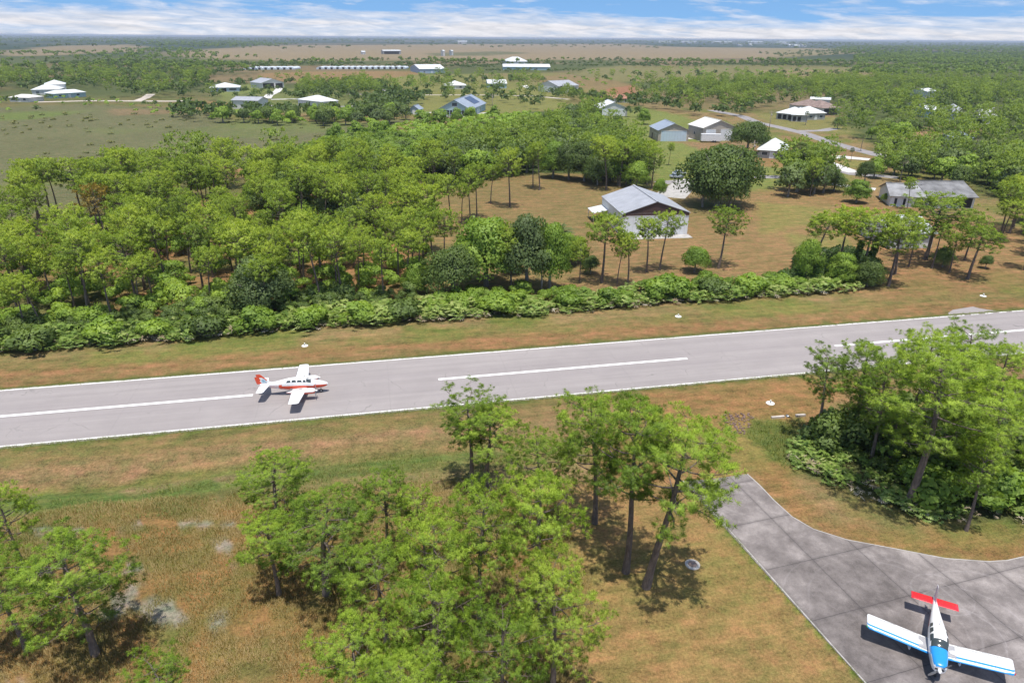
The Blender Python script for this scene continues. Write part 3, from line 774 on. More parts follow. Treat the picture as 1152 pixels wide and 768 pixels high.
def pine_geo(seed, lod, h=12.0, R=3.3, cb=.48, limbs=20, shape='dome', lean=.5):
    rng = np.random.default_rng(seed)
    tb = Tubes()
    nz_ = 9
    z = np.linspace(0, h * .97, nz_)
    u = z / h
    ax, ay = rng.normal(size=2) * lean
    bx = ax * u ** 1.6 + .12 * np.sin(u * 7 + rng.uniform(0, 6)) * u; by = ay * u ** 1.6 + .12 * np.cos(u * 6 + rng.uniform(0, 6)) * u
    spine = np.column_stack([bx, by, z])
    r0 = .19 * h / 12
    tb.add(spine, r0 * (1 - u) ** .75 + .03 + .06 * np.exp(-u * 25), 8 if lod == 0 else (6 if lod == 1 else 4))
    def at(zz): return np.array([np.interp(zz, z, bx), np.interp(zz, z, by), zz])
    C = []; D = []; T = []
    ga = rng.uniform(0, 6)
    for i in range(limbs):
        q = (i + rng.uniform(-.3, .3)) / limbs
        q = min(max(q, 0), .98)
        zz = h * (cb + (.97 - cb) * q)
        ga += 2.4 + rng.uniform(-.5, .5)
        if shape == 'dome': prof = (.82 + .18 * min(1, q * 3)) * math.sqrt(max(0.05, 1 - q ** 2.2))
        elif shape == 'flat': prof = (.35 + .65 * q ** .5) * (1 if q < .8 else .75)
        else: prof = (1 - q) ** .6 * .8 + .18
        L = R * prof * rng.uniform(.72, 1.08)
        if q < .25 and rng.random() < .25: L *= .5
        rise = (.16 + .34 * q) * L + rng.uniform(-.1, .2) * L
        o = at(zz); hd = np.array([math.cos(ga), math.sin(ga), 0]); sd_ = np.array([-hd[1], hd[0], 0])
        k = 5
        tt = np.linspace(0, 1, k)
        wig = rng.uniform(-.18, .18) * L
        P = o + hd * (tt * L)[:, None] + sd_ * (np.sin(tt * PI) * wig)[:, None] + np.array([0, 0, 1]) * (rise * tt ** 1.7)[:, None]
        tb.add(P, (.022 + .014 * L) * (1 - tt * .85), 4 if lod else 5)
        ltint = rng.uniform(.15, .6) + .2 * q
        nt_ = {0: 9, 1: 9, 2: 4}[lod] + int(L * (1.4 if lod == 0 else .8))
        for j in range(nt_):
            s_ = rng.uniform(.32, 1.0) if j else 1.0
            p = o + hd * (s_ * L) + sd_ * math.sin(s_ * PI) * wig + np.array([0, 0, rise * s_ ** 1.7])
            lat = rng.uniform(-1, 1) * R * .30 * (1.1 - .4 * s_)
            tip = p + sd_ * lat + hd * rng.uniform(-.05, .25) * R * .5 + np.array([0, 0, rng.uniform(.0, .36) * R * .42])
            if lod == 0 and j: tb.add(np.array([p, (p + tip) / 2 + [0, 0, -.10], tip - [0, 0, .06]]), [.018, .012, .007], 3)
            dr = unit(tip - p + np.array([0, 0, .35]))
            nn = {0: 3, 1: 1, 2: 1}[lod]
            for q_ in range(nn):
                C.append(tip + (rng.normal(size=3) * np.array([.19, .19, .13]) if nn > 1 else 0)); D.append(dr); T.append(ltint + rng.uniform(-.3, .38))
    # leader tufts
    for j in range({0: 12, 1: 8, 2: 4}[lod]):
        C.append(at(h * .95) + rng.normal(size=3) * [.55, .55, .35]); D.append(np.array([0, 0, 1.0])); T.append(rng.uniform(.4, .8))
    C = np.array(C); D = np.array(D); T = np.array(T)
    ctr = at(h * (cb * .75 + .2)); outw = unit((C - ctr) / np.array([R, R, h * (1 - cb) * .62]))
    if lod == 0: g_ = needle_tufts(C, D, T, 40, .30, .021, rng, .75, outw)
    elif lod == 1: g_ = needle_tufts(C, D, T, 20, .44, .08, rng, .9, outw)
    else: g_ = needle_tufts(C, D, T, 9, .80, .30, rng, 1.0, outw)
    return tb, g_

def leaf_geo(seed, n_lobe, per, size, R, zc, H2, rng=None, flat=1.0, rl=(.28, .48)):
    """broad-leaved crown: leaves over many overlapping lobes"""
    rng = np.random.default_rng(seed)
    V = []; T = []; NN = []
    for i in range(n_lobe):
        d = unit(rng.normal(size=3)); d[2] = abs(d[2]) * 1.35 - .68
        q = rng.uniform(.35, .88)
        c = np.array([d[0] * R * q, d[1] * R * q, zc + d[2] * H2 * q])
        r = R * rng.uniform(*rl)
        lt = rng.uniform(.15, .75)
        dd = unit(rng.normal(size=(per, 3)))
        dd[:, 2] = np.where(dd[:, 2] < -.3, -dd[:, 2], dd[:, 2])
        rr = r * rng.uniform(.72, 1.08, (per, 1))
        p = c + dd * rr * np.array([1, 1, .8 * flat])
        nrm = unit(dd + rng.normal(size=dd.shape) * .75)
        a = unit(np.cross(nrm, rng.normal(size=dd.shape))); b = np.cross(nrm, a)
        s = size * rng.uniform(.6, 1.25, (per, 1))
        q4 = np.stack([p - a * s * .5, p + b * s * .32, p + a * s * .5, p - b * s * .32], 1)
        cen = unit((p - np.array([0, 0, zc - H2 * .2])) / np.array([R, R, H2]))
        n4 = unit(dd * .7 + cen * .55 + nrm * .35)
        V.append(orient(q4, n4).reshape(-1, 3)); NN.append(np.repeat(n4, 4, 0))
        T.append(np.repeat(lt + rng.uniform(-.15, .2, per), 4))
    v = np.vstack(V); return v, np.arange(len(v)).reshape(-1, 4), np.concatenate(T), np.vstack(NN)

def oak_geo(seed, lod, h=9.0, R=4.5, cb=.2, low=False):
    R = R * 1.05
    rng = np.random.default_rng(seed)
    tb = Tubes()
    zc = h * .50; H2 = h * .50
    tb.add([(0, 0, 0), (.1, .05, h * .15), (0, .1, h * .32)], np.array([.045, .036, .03]) * h * .9, 7)
    for i in range(7 if lod < 2 else 4):
        a = i * 2.4 + rng.uniform(-.3, .3); L = R * rng.uniform(.55, .85); zt = h * rng.uniform(.5, .85)
        tb.add([(0, .1, h * .27), (math.cos(a) * L * .4, math.sin(a) * L * .4, h * .27 + (zt - h * .27) * .5), (math.cos(a) * L, math.sin(a) * L, zt)], [.018 * h, .012 * h, .004 * h], 5)
    if lod == 1: g = leaf_geo(seed, 80, 200, .38, R, zc, H2)
    elif lod == 2: g = leaf_geo(seed, 30, 60, .80, R, zc, H2)
    else: g = leaf_geo(seed, 8, 9, 2.0, R, zc, H2)
    return tb, g

def fan(rng, org, d, L, nb, w, droop, tint, V, T, arc=2.6):
    """fan leaf: nb blades spread in the plane of d"""
    d = unit(d); s = unit(np.cross(d, [0, 0, 1.0]) + rng.normal(size=3) * .15); 
    for k in range(nb):
        a = (k / (nb - 1) - .5) * arc
        e = unit(d * math.cos(a) + s * math.sin(a))
        side = unit(np.cross(e, np.cross(s, d))) * w * .5
        tip = org + e * L * rng.uniform(.85, 1.05) + np.array([0, 0, -droop * L])
        mid = org + e * L * .55 + np.array([0, 0, -droop * L * .15])
        V.append(np.array([org, mid - side, tip, mid + side])); T.append(np.full(4, tint + rng.uniform(-.12, .12)))

def palm_geo(seed, h=9.0, nf=30, fl=1.5, lod=1):
    rng = np.random.default_rng(seed); tb = Tubes()
    lx, ly = rng.normal(size=2) * .35
    z = np.linspace(0, h, 6); u = z / h
    tb.add(np.column_stack([lx * u ** 2, ly * u ** 2, z]), .20 - .05 * u, 7)
    V = []; T = []; Vd = []; Td = []
    for i in range(nf):
        a = i * 2.4; e = 1.35 - 2.1 * (i / nf) + rng.uniform(-.15, .15)
        d = np.array([math.cos(a) * math.cos(e), math.sin(a) * math.cos(e), math.sin(e)])
        st_ = np.array([lx, ly, h]); pt = st_ + d * fl * .7
        dead = i > nf * .85
        d2 = unit(d + np.array([0, 0, -.45]))
        fan(rng, pt, d2, fl * .95, 9 if lod == 1 else 6, .17 if lod == 1 else .3, .28, rng.uniform(.2, .8), Vd if dead else V, Td if dead else T, 2.9)
        tb.add([st_, st_ + d * fl * .35, pt], [.03, .025, .018], 3)
    v = np.vstack(V); g = (v, np.arange(len(v)).reshape(-1, 4), np.concatenate(T))
    vd = np.vstack(Vd); gd = (vd, np.arange(len(vd)).reshape(-1, 4), np.concatenate(Td))
    return tb, g, gd

def feather_palm_geo(seed, h=5.0, nf=34, fl=3.2):
    rng = np.random.default_rng(seed); tb = Tubes()
    tb.add([(0, 0, 0), (.05, 0, h * .5), (.1, .05, h)], [.2, .16, .14], 7)
    V = []; T = []
    for i in range(nf):
        a = i * 2.4; e = 1.25 - 1.35 * (i / nf) + rng.uniform(-.1, .1)
        hd = np.array([math.cos(a), math.sin(a), 0]); sd_ = np.array([-hd[1], hd[0], 0]); tt = np.linspace(0, 1, 8)
        P = np.array([.1, .05, h]) + hd * (math.cos(e) * fl * tt)[:, None] + np.array([0, 0, 1]) * (math.sin(e) * fl * tt - 1.1 * tt ** 2.2)[:, None]
        tb.add(P, .03 * (1 - tt * .7), 3)
        tn = rng.uniform(.2, .8)
        for k in range(1, 8):
            for s in (-1, 1):
                for m_ in (0, .5):
                    o = P[k] * (1 - m_) + P[k - 1] * m_
                    L = fl * .28 * math.sin(PI * (k - m_) / 8.5 + .25)
                    tip = o + sd_ * s * L + hd * L * .5 + np.array([0, 0, -.35 * L])
                    w = hd * .10
                    V.append(np.array([o - w, o + w, tip])); T.append(np.full(3, tn + rng.uniform(-.1, .1)))
    v = np.vstack(V)
    return tb, (v, np.arange(len(v)).reshape(-1, 3), np.concatenate(T))

def palmetto_geo(seed, nf=16, L=.62, spread=.75, nb=8, w=.13):
    rng = np.random.default_rng(seed); V = []; T = []
    for i in range(nf):
        a = rng.uniform(0, 2 * PI); e = rng.uniform(.35, 1.35)
        d = np.array([math.cos(a) * math.cos(e), math.sin(a) * math.cos(e), math.sin(e)])
        o = np.array([rng.normal() * .25, rng.normal() * .25, 0]) + d * rng.uniform(.5, 1.0) * spread * 1.2
        tint = rng.uniform(.05, .75) if rng.random() > .08 else 1.25
        d2 = unit(np.array([math.cos(a), math.sin(a), rng.uniform(-.2, .9)]))
        fan(rng, o, d2, L * rng.uniform(.8, 1.15), nb, w, .12, tint, V, T, 3.6)
    v = np.vstack(V); q4 = v.reshape(-1, 4, 3); cc_ = q4.mean(1); n4 = unit(unit(cc_ + [0, 0, -.2]) * .8 + [0, 0, .5] + rng.normal(size=cc_.shape) * .18)
    v = orient(q4, n4).reshape(-1, 3); return v, np.arange(len(v)).reshape(-1, 4), np.concatenate(T), np.repeat(n4, 4, 0)

def grass_geo(seed, nb=8, h=.45, w=.035, spread=.16):
    rng = np.random.default_rng(seed)
    o = rng.normal(size=(nb, 3)) * [spread, spread, 0]; d = unit(rng.normal(size=(nb, 3)) * [.45, .45, 0] + [0, 0, 1])
    s = unit(np.cross(d, rng.normal(size=(nb, 3)))) * w / 2; L = h * rng.uniform(.5, 1.15, (nb, 1))
    v = np.stack([o - s, o + s, o + d * L], 1).reshape(-1, 3)
    q3 = v.reshape(-1, 3, 3); n3 = unit(d * [1, 1, .3] + [0, 0, .9])
    v = orient(q3, n3).reshape(-1, 3)
    return v, np.arange(nb * 3).reshape(-1, 3), np.repeat(rng.uniform(.2, .8, nb), 3), np.repeat(n3, 3, 0)

def tile(geos, pos, scale, rot, which, tint, zscale=None):
    """join many placed copies into arrays"""
    V = []; F = []; T = []; NN = []; n = 0
    scale = np.asarray(scale, float)
    for g in range(len(geos)):
        sel = np.where(which == g)[0]
        if not len(sel): continue
        v, f, t = geos[g][:3]; nr_ = geos[g][3] if len(geos[g]) > 3 else None
        c, s = np.cos(rot[sel]), np.sin(rot[sel])
        sc = scale[sel]
        x = (v[None, :, 0] * c[:, None] - v[None, :, 1] * s[:, None]) * sc[:, None] + pos[sel, 0:1]
        y = (v[None, :, 0] * s[:, None] + v[None, :, 1] * c[:, None]) * sc[:, None] + pos[sel, 1:2]
        zs = sc if zscale is None else zscale[sel]
        z = v[None, :, 2] * zs[:, None] + pos[sel, 2:3]
        V.append(np.stack([x, y, z], 2).reshape(-1, 3))
        if nr_ is not None:
            NN.append(np.stack([nr_[None, :, 0] * c[:, None] - nr_[None, :, 1] * s[:, None], nr_[None, :, 0] * s[:, None] + nr_[None, :, 1] * c[:, None], np.broadcast_to(nr_[None, :, 2], x.shape)], 2).reshape(-1, 3))
        F.append((f[None] + (np.arange(len(sel)) * len(v))[:, None, None]).reshape(-1, f.shape[1]) + n)
        T.append((t[None] + tint[sel][:, None]).ravel())
        n += len(sel) * len(v)
    return np.vstack(V), np.vstack(F), np.concatenate(T), (np.vstack(NN) if NN else None)

def scatter(poly_px, spacing, rng, world=False, limit=200000, keep=None):
    poly = poly_px if world else GP(poly_px)
    P = np.array(poly); lo = P.min(0); hi = P.max(0)
    # jittered grid
    nx = int((hi[0] - lo[0]) / spacing) + 1; ny = int((hi[1] - lo[1]) / spacing) + 1
    gx, gy = np.meshgrid(np.arange(nx), np.arange(ny))
    x = lo[0] + (gx + rng.uniform(.0, 1, gx.shape) * .86 + (gy % 2) * .5) * spacing; y = lo[1] + (gy + rng.uniform(.0, 1, gx.shape) * .86) * spacing
    x = x.ravel(); y = y.ravel()
    m = poly_sd(x, y, poly) > 0
    pts = np.column_stack([x[m], y[m]])
    if keep is not None: pts = pts[keep(pts[:, 0], pts[:, 1])]
    rng.shuffle(pts)
    return pts[:limit]

# ------------------------------------------------------------------ mesh library
LIB = {}
def lib_tree(key, gen, crown_mat, bark_mat):
    tb, g = gen
    LIB[key] = (tb.mesh('trunk', bark_mat), make_mesh('crown', g[0], g[1], [crown_mat], None, False, g[2], None, g[3] if len(g) > 3 else None))
for i in range(6):
    R_ = [3.3, 3.6, 3.1, 3.4, 3.7, 3.2][i]
    g = pine_geo(100 + i, 0, 12, R_, [.50, .44, .52, .36, .40, .46][i], [24, 28, 22, 30, 28, 24][i], ['dome', 'dome', 'flat', 'dome', 'dome', 'dome'][i])
    lib_tree(('pine0', i), g, PINE_L if i != 4 else PINE_Y, BARK)
for i in range(7):
    g = pine_geo(200 + i, 1, 12, [3.7, 4.0, 3.4, 3.8, 4.2, 3.3, 3.6][i], [.60, .57, .64, .58, .54, .66, .48][i], [34, 36, 30, 34, 38, 30, 34][i], 'dome', .8)
    lib_tree(('pine1', i), g, PINE_M, BARK)
g = pine_geo(231, 1, 12, 4.0, .5, 28); lib_tree(('rust', 0), g, PINE_RUST, BARK)
for i in range(5):
    g = pine_geo(300 + i, 2, 12, [3.8, 4.1, 3.5, 3.9, 3.6][i], [.42, .38, .5, .35, .45][i], 24, 'dome', .6)
    lib_tree(('pine2', i), g, PINE_M, BARK)
for i in range(5):
    mt = [OAK_L, OAK_L, OAK_B, GREY_L, OAK_B][i]
    lib_tree(('oak1', i), oak_geo(400 + i, 1, 9, [5.0, 4.4, 4.2, 4.0, 3.6][i]), mt, BARK_G)
    lib_tree(('oak2', i), oak_geo(420 + i, 2, 9, [5.0, 4.4, 4.2, 4.0, 3.6][i]), mt, BARK_G)
for i in range(3):
    tb, g, gd = palm_geo(500 + i)
    LIB[('palm', i)] = (tb.mesh('trunk', BARK_G), make_mesh('crown', g[0], g[1], [PALM_L], None, False, g[2]), make_mesh('dead_fronds', gd[0], gd[1], [DEADF], None, False, gd[2]))
tb, g = feather_palm_geo(520); lib_tree(('fpalm', 0), (tb, g), PALM_L, BARK_G)
for i in range(4):
    g = leaf_geo(540 + i, 16, 110, .34, 1.6, 1.0, .9)
    tb = Tubes(); rg = np.random.default_rng(i)
    for k in range(6):
        a = k * 1.05; tb.add([(0, 0, 0), (math.cos(a) * .5, math.sin(a) * .5, .7), (math.cos(a) * .9, math.sin(a) * .9, 1.3)], [.05, .035, .015], 4)
    lib_tree(('bush', i), (tb, g), [OAK_B, OAK_L, WILLOW, OAK_B][i], BARK_G)

NATK = {k: float(np.percentile(np.array([v.co.z for v in ms[1].vertices]), 99.6)) for k, ms in LIB.items()}
NAMES = {'pine0': 'pine_tree', 'pine1': 'pine_tree', 'pine2': 'pine_tree', 'rust': 'pine_tree', 'oak1': 'oak_tree', 'oak2': 'broadleaf_tree', 'palm': 'palm_tree', 'fpalm': 'palm_tree', 'bush': 'shrub'}
CATS = {'pine_tree': 'pine tree', 'oak_tree': 'tree', 'broadleaf_tree': 'tree', 'palm_tree': 'palm tree', 'shrub': 'bush'}
NAT = {'pine0': 12.0, 'pine1': 12.0, 'pine2': 12.0, 'rust': 12.0, 'oak1': 9.0, 'oak2': 9.0, 'palm': 10.0, 'fpalm': 6.5, 'bush': 2.2}
_first = {}
def plant(kind, var, x, y, h, label, group=None, wide=1.0, rz=None, tilt=(0, 0), mat=None):
    key = (kind, var)
    s = h / NATK[key]
    rz = random.uniform(0, 6.28) if rz is None else rz
    z = float(ground_z(np.array([x]), np.array([y]))[0]) if math.hypot(x, y) < 290 else 0.0
    root = empty(NAMES[kind], (x, y, z - .03), rz)
    root.rotation_euler = (tilt[0], tilt[1], rz)
    root.scale = (s * wide, s * wide, s)
    for nm, me in zip(('trunk', 'crown', 'dead_fronds'), LIB[key]):
        obj_of(nm, me, root)
    tag(root, label, CATS[NAMES[kind]], group)
    return root
# ================================================================== trees one can point at
def by_top(px, py, h):           # stands below the survey point where its top reads
    return G(px, py, h)
def leanrot(dx, dy):             # tilt in radians towards world +x / +y
    return (-dy, dx)
def P0(px, py, h, var, label, mode='base', group=None, wide=1.0, tilt=(0, 0), kind='pine0', top=None):
    x, y = G(px, py) if mode == 'base' else by_top(px, py, h)
    if top: h = height_at((x, y), top)
    t = plant(kind, var, x, y, h, label, group, wide)
    if tilt != (0, 0):
        m = Matrix.Rotation(tilt[0], 3, 'Y') @ Matrix.Rotation(-tilt[1], 3, 'X')   # + = lean to +x, + = lean to +y
        t.rotation_euler = (m @ Matrix.Rotation(t.rotation_euler.z, 3, 'Z')).to_euler()
    return t
G_F = 'pines in the foreground south of the runway'
P0(727, 660, 15.6, 0, 'tall slash pine leaning right beside the apron corner, its shadow on bare grass', tilt=(.12, .02), wide=1.12, top=466)
P0(704, 643, 16.6, 5, 'tallest slash pine left of the leaning pine near the apron corner', tilt=(.03, 0), top=452)
P0(669, 588, 15.2, 3, 'tall pine behind the pair by the apron corner with its crown nearest the runway there', top=444, wide=1.1)
P0(531, 553, 11.6, 2, 'left one of the two bare-trunked pines standing together just south of the runway', wide=1.35, top=444)
P0(547, 549, 11.0, 5, 'right one of the two bare-trunked pines standing together just south of the runway', wide=1.45, tilt=(.04, 0), top=455)
P0(610, 488, 10.5, 4, 'pale yellow-green pine between the twin pines and the tall group', 'top', wide=1.0)
P0(612, 545, 13.0, 5, 'pine with a thin dark trunk just below the pale yellow-green pine', 'top')
P0(537, 556, 12.5, 1, 'rounded mid-green pine below the twin pines', 'top', wide=.95)
P0(300, 508, 8.0, 3, 'small open-crowned pine standing apart by the ditch', 'top', wide=1.6)
P0(428, 530, 9.0, 0, 'pine at the top of the dense foreground cluster nearest the runway', 'top', wide=1.05)
P0(352, 556, 9.5, 3, 'broad pine with forked grey limbs at the left edge of the foreground cluster', 'top', wide=1.7)
P0(300, 588, 7.0, 5, 'low pine at the outer left of the foreground cluster over dry grass', 'top', wide=1.5)
P0(474, 545, 8.0, 2, 'slim pine on the runway side of the foreground cluster', 'top', wide=1.0)
P0(480, 590, 11.0, 5, 'bright green pine in the middle of the foreground cluster', 'top', wide=1.1)
P0(425, 612, 9.0, 0, 'full-crowned pine in the middle left of the foreground cluster', 'top', wide=1.2)
P0(628, 640, 11.0, 4, 'yellowish pine at the right edge of the foreground cluster', 'top', wide=1.05)
P0(490, 668, 10.5, 1, 'dense pine low in the middle of the frame', 'top', wide=1.1)
P0(392, 690, 9.5, 3, 'low pine with a wide crown at the lower left of the foreground cluster', 'top', wide=1.15)
P0(566, 700, 10.5, 1, 'pine at the bottom edge with its crown touching the dense group above', 'top')
P0(455, 735, 9.5, 5, 'pine crown cut by the bottom edge near its middle', 'top', wide=1.1)
P0(62, 598, 10.8, 3, 'broad pine at the left edge over dry orange grass', 'top', wide=1.4)
P0(-4, 548, 9.5, 0, 'pine cut by the left edge just below the ditch', 'top', wide=.9)
P0(-12, 620, 9.0, 1, 'pine crown cut by the left edge beside the broad pine', 'top', wide=1.2)
P0(182, 738, 7.0, 2, 'young pine crown poking in at the bottom left', 'top', wide=1.2)
# right cluster
P0(916, 496, 11.8, 2, 'slender leaning pine at the left of the right-hand thicket', tilt=(.07, .0), wide=1.1, top=394)
P0(985, 385, 11.5, 5, 'pine second from the left in the right-hand thicket, against the runway', 'top')
P0(1052, 368, 13.5, 0, 'tall pine of the right-hand thicket whose top crosses the runway line', 'top', wide=1.0)
P0(1022, 568, 15.0, 1, 'broad yellow-green pine with a pale leaning trunk in the right-hand thicket', tilt=(.10, .02), wide=1.35, top=392)
P0(1118, 366, 13.0, 2, 'flat-topped pine with bare forked limbs at the right edge', 'top', wide=1.05, tilt=(-.05, 0))
P0(1098, 420, 12.0, 3, 'mid-green pine behind the broad yellow-green pine', 'top', wide=1.1)
P0(1150, 430, 13.0, 1, 'pine cut by the right edge in the right-hand thicket', 'top', wide=1.1)
P0(1140, 385, 13.0, 5, 'pine cut by the right edge nearest the runway', 'top', wide=.9)
P0(1010, 402, 12.0, 3, 'dense pine in the middle of the right-hand thicket', 'top', wide=.9)
P0(1120, 500, 9.0, 5, 'low pine inside the lower right thicket', 'top', wide=1.0)
# behind the verge, middle of the picture
P0(677, 318, 12.6, 0, 'bare-trunked pine standing before the brown-gabled hangar', tilt=(0, 0), wide=1.15, kind='pine1')
P0(706, 320, 9.6, 5, 'thin-stemmed pine between the two pines before the hangar', tilt=(.05, 0), wide=.95, kind='pine1')
P0(727, 306, 10.4, 2, 'left pine of the close pair in front of the hangar door', tilt=(.03, 0), wide=1.0, kind='pine1')
P0(742, 304, 11.6, 3, 'right pine of the close pair in front of the hangar door', tilt=(.04, 0), wide=1.0, kind='pine1')
P0(808, 302, 11.6, 1, 'leaning pine standing alone right of the hangar', tilt=(.12, 0), wide=1.15, kind='pine1')
P0(1041, 292, 13.2, 4, 'large spreading pine before the grey-roofed workshop', tilt=(.06, 0), wide=1.75, kind='pine1')
P0(1088, 314, 9.8, 0, 'pale-stemmed pine with a double trunk right of the spreading pine', tilt=(.10, 0), wide=1.6, kind='pine1')
P0(1100, 240, 9.5, 3, 'pine beside the right end of the long grey roof', 'top', wide=1.1, kind='pine1')
P0(1140, 222, 9.5, 1, 'round pine crown at the right edge above bare red soil', 'top', wide=1.1, kind='pine1')
P0(925, 238, 12.5, 5, 'first narrow pine of the vine-covered clump beyond the runway', 'top', wide=1.25, kind='pine1')
P0(958, 234, 12.5, 2, 'middle pine of the vine-covered clump beyond the runway', 'top', wide=1.3, kind='pine1')
P0(986, 236, 13.0, 4, 'right leaning pine of the vine-covered clump beyond the runway', 'top', wide=1.35, kind='pine1', tilt=(.05, 0))
P0(1022, 246, 10.5, 2, 'pine leaning over the left end of the workshop roof', 'top', wide=1.2, kind='pine1')
P0(1062, 250, 9.0, 5, 'low pine crown filling the gap behind the spreading pine', 'top', wide=1.2, kind='pine1')
for px, py, top, v, wd, lab in [(575, 328, 252, 3, .9, 'feathery pine between the leafy trees behind the hedge'), (652, 318, 268, 6, .9, 'young pine left of the bare-trunked pine before the hangar'), (694, 322, 262, 1, .7, 'low slim pine close to the right of the bare-trunked pine'), (999, 322, 240, 6, 1.2, 'full pine at the right end of the vine-covered clump'), (1022, 300, 250, 5, 1.1, 'pine screening the left wall of the workshop'), (1068, 306, 262, 3, 1.1, 'round pine screening the right wall of the workshop'), (500, 300, 235, 4, 1.0, 'full pine at the edge of the clearing beside the left wood'), (486, 285, 225, 1, 1.0, 'pine on the border between the left wood and the clearing'), (1020, 236, 200, 5, .9, 'pine before the pale wing of the long house')]:
    b = G(px, py); plant('pine1', v, b[0], b[1], height_at(b, top), lab, wide=wd)
# clearing pines
for px, py, top, v, lab in [(491, 254, 195, 0, 'first bare-trunked pine at the edge of the brown clearing'), (507, 258, 195, 2, 'second bare-trunked pine at the edge of the brown clearing'), (519.6, 251.6, 205, 5, 'slim pine between taller ones in the clearing'), (529, 249, 190, 3, 'pine with thick crown in the clearing'), (536.5, 247, 184, 1, 'tallest rounded pine of the clearing group'), (552, 229.5, 186, 5, 'pine set back at the rear of the clearing'), (573.5, 233, 166, 4, 'pine alone toward the right of the clearing'), (599.6, 211, 165, 0, 'left of two pines at the back edge of the clearing'), (607, 214, 160, 2, 'right of two pines at the back edge of the clearing')]:
    b = G(px, py); h = height_at(b, top)
    plant('pine1', v, b[0], b[1], h, lab, wide=.88)
# named broad-leaved trees
def OK(px, py, h, var, label, mode='base', wide=1.0, kind='oak1', group=None):
    x, y = G(px, py) if mode == 'base' else by_top(px, py, h)
    return plant(kind, var, x, y, h, label, group, wide)
OK(806, 232, 15.2, 0, 'huge dark round oak behind the brown-gabled hangar', wide=1.0)
OK(820, 236, 9.0, 0, 'lower dark oak fronting the right of the huge oak', wide=.8)
OK(790, 233, 8.5, 1, 'lower dark oak fronting the left of the huge oak', wide=.85)
OK(840, 172, 11.5, 0, 'dark spreading oak in front of the cream hangar')
OK(592, 326, 13.0, 3, 'large grey-green tree behind the palmetto hedge left of the snag', wide=.68)
OK(618, 326, 11.5, 4, 'dark tree close behind the snag', wide=.6)
OK(547, 322, 12.0, 4, 'green leafy tree behind the hedge left of the grey-green tree', wide=1.0)
OK(510, 334, 8.5, 1, 'dark bushy tree at the corner of the wood and hedge', wide=1.0)
OK(781, 306, 4.8, 2, 'small round bush alone in the yard right of the hangar', wide=1.0)
OK(742, 222, 5.0, 2, 'round green shrub behind the hangar roof', wide=.7)
OK(648, 296, 5.2, 4, 'leafy bush left of the bare-trunked pine', wide=.9)
OK(577, 306, 6.0, 2, 'bright bush between the hedge trees and the clearing', wide=.9)
OK(664, 308, 3.4, 1, 'low dark shrub in the shade of the bare-trunked pine', wide=.9)
OK(470, 330, 5.5, 4, 'leafy bush at the clearing corner of the left wood', wide=.9)
OK(638, 300, 6.5, 4, 'loose young tree left of the bare-trunked pine', wide=.6)
OK(830, 186, 11.0, 1, 'dark crown joined to the back of the huge oak', wide=.9) if False else None
OK(905, 303, 5.4, 2, 'vine-smothered stump bush at the left of the clump', wide=.75)
OK(1060, 300, 3.8, 1, 'dark low bush under the spreading pine', wide=1.0)
OK(1108, 302, 2.6, 1, 'small dark bush on red soil at the right', wide=.8)
OK(963, 228, 6.0, 4, 'bright green bush beside the long grey-roofed house', wide=1.1)
OK(938, 215, 5.2, 1, 'dark green bush between the palm clump and the house', wide=1.1)
OK(998, 228, 2.6, 2, 'low bush before the white wall of the long house', wide=1.2)
OK(972, 205, 6.4, 1, 'tree right behind the left end of the long house', wide=.7)
OK(724, 140, 7.5, 4, 'leafy tree left of the blue-grey hangar', wide=.9)
OK(355, 185, 9.0, 1, 'dark round tree at the edge of the willow thicket', 'top', wide=.8)
for px, py, top, k_, v, lab, wd in [(682, 214, 152, 'pine1', 1, 'tall pine close behind the left of the hangar roof', 1.0), (697, 210, 158, 'pine1', 4, 'dense pine close behind the hangar ridge', 1.1), (733, 212, 165, 'pine1', 6, 'pine behind the hangar beside the round shrub', 1.0), (657, 204, 158, 'oak1', 1, 'dark full tree at the back of the clearing', .8), (672, 208, 175, 'oak1', 0, 'dark low-branched tree left behind the hangar', .8), (640, 202, 162, 'oak1', 1, 'dark tree at the rear of the clearing near the two pines', .8), (716, 212, 182, 'oak1', 2, 'bright leafy tree peeping over the hangar ridge', .9), (622, 200, 160, 'oak1', 4, 'bright tree at the rear left of the clearing', .8), (752, 186, 160, 'pine1', 2, 'slender pine by the drive behind the hangar', .7), (905, 318, 270, 'oak1', 2, 'bright tree at the foot of the vine-covered clump', .6), (944, 320, 285, 'oak1', 4, 'leafy bush in the middle of the vine-covered clump', .9), (975, 322, 290, 'oak1', 1, 'dark bush at the right foot of the vine-covered clump', .9)]:
    b = G(px, py); plant(k_, v, b[0], b[1], height_at(b, top), lab, wide=wd)
# palms
for px, py, h, v, lab in [(893, 208, 12.5, 0, 'left cabbage palm of the clump by the yard'), (898, 206, 10.0, 1, 'right cabbage palm of the clump by the yard'), (859, 105, 11.0, 2, 'tall palm above the woods left of the white villa'), (968, 170, 6.5, 0, 'short palm on the verge of the curved road'), (957, 182, 5.0, 1, 'little palm beside the white driveway'), (1012, 205, 8.5, 2, 'palm behind the long grey roof'), (906, 141, 7.0, 0, 'palm before the white villa')]:
    x, y = G(px, py); plant('palm', v, x, y, h, lab)
OK(627, 290, 7.0, 0, 'feathery palm with a yellow-green crown left of the hangar', kind='fpalm', wide=1.15)

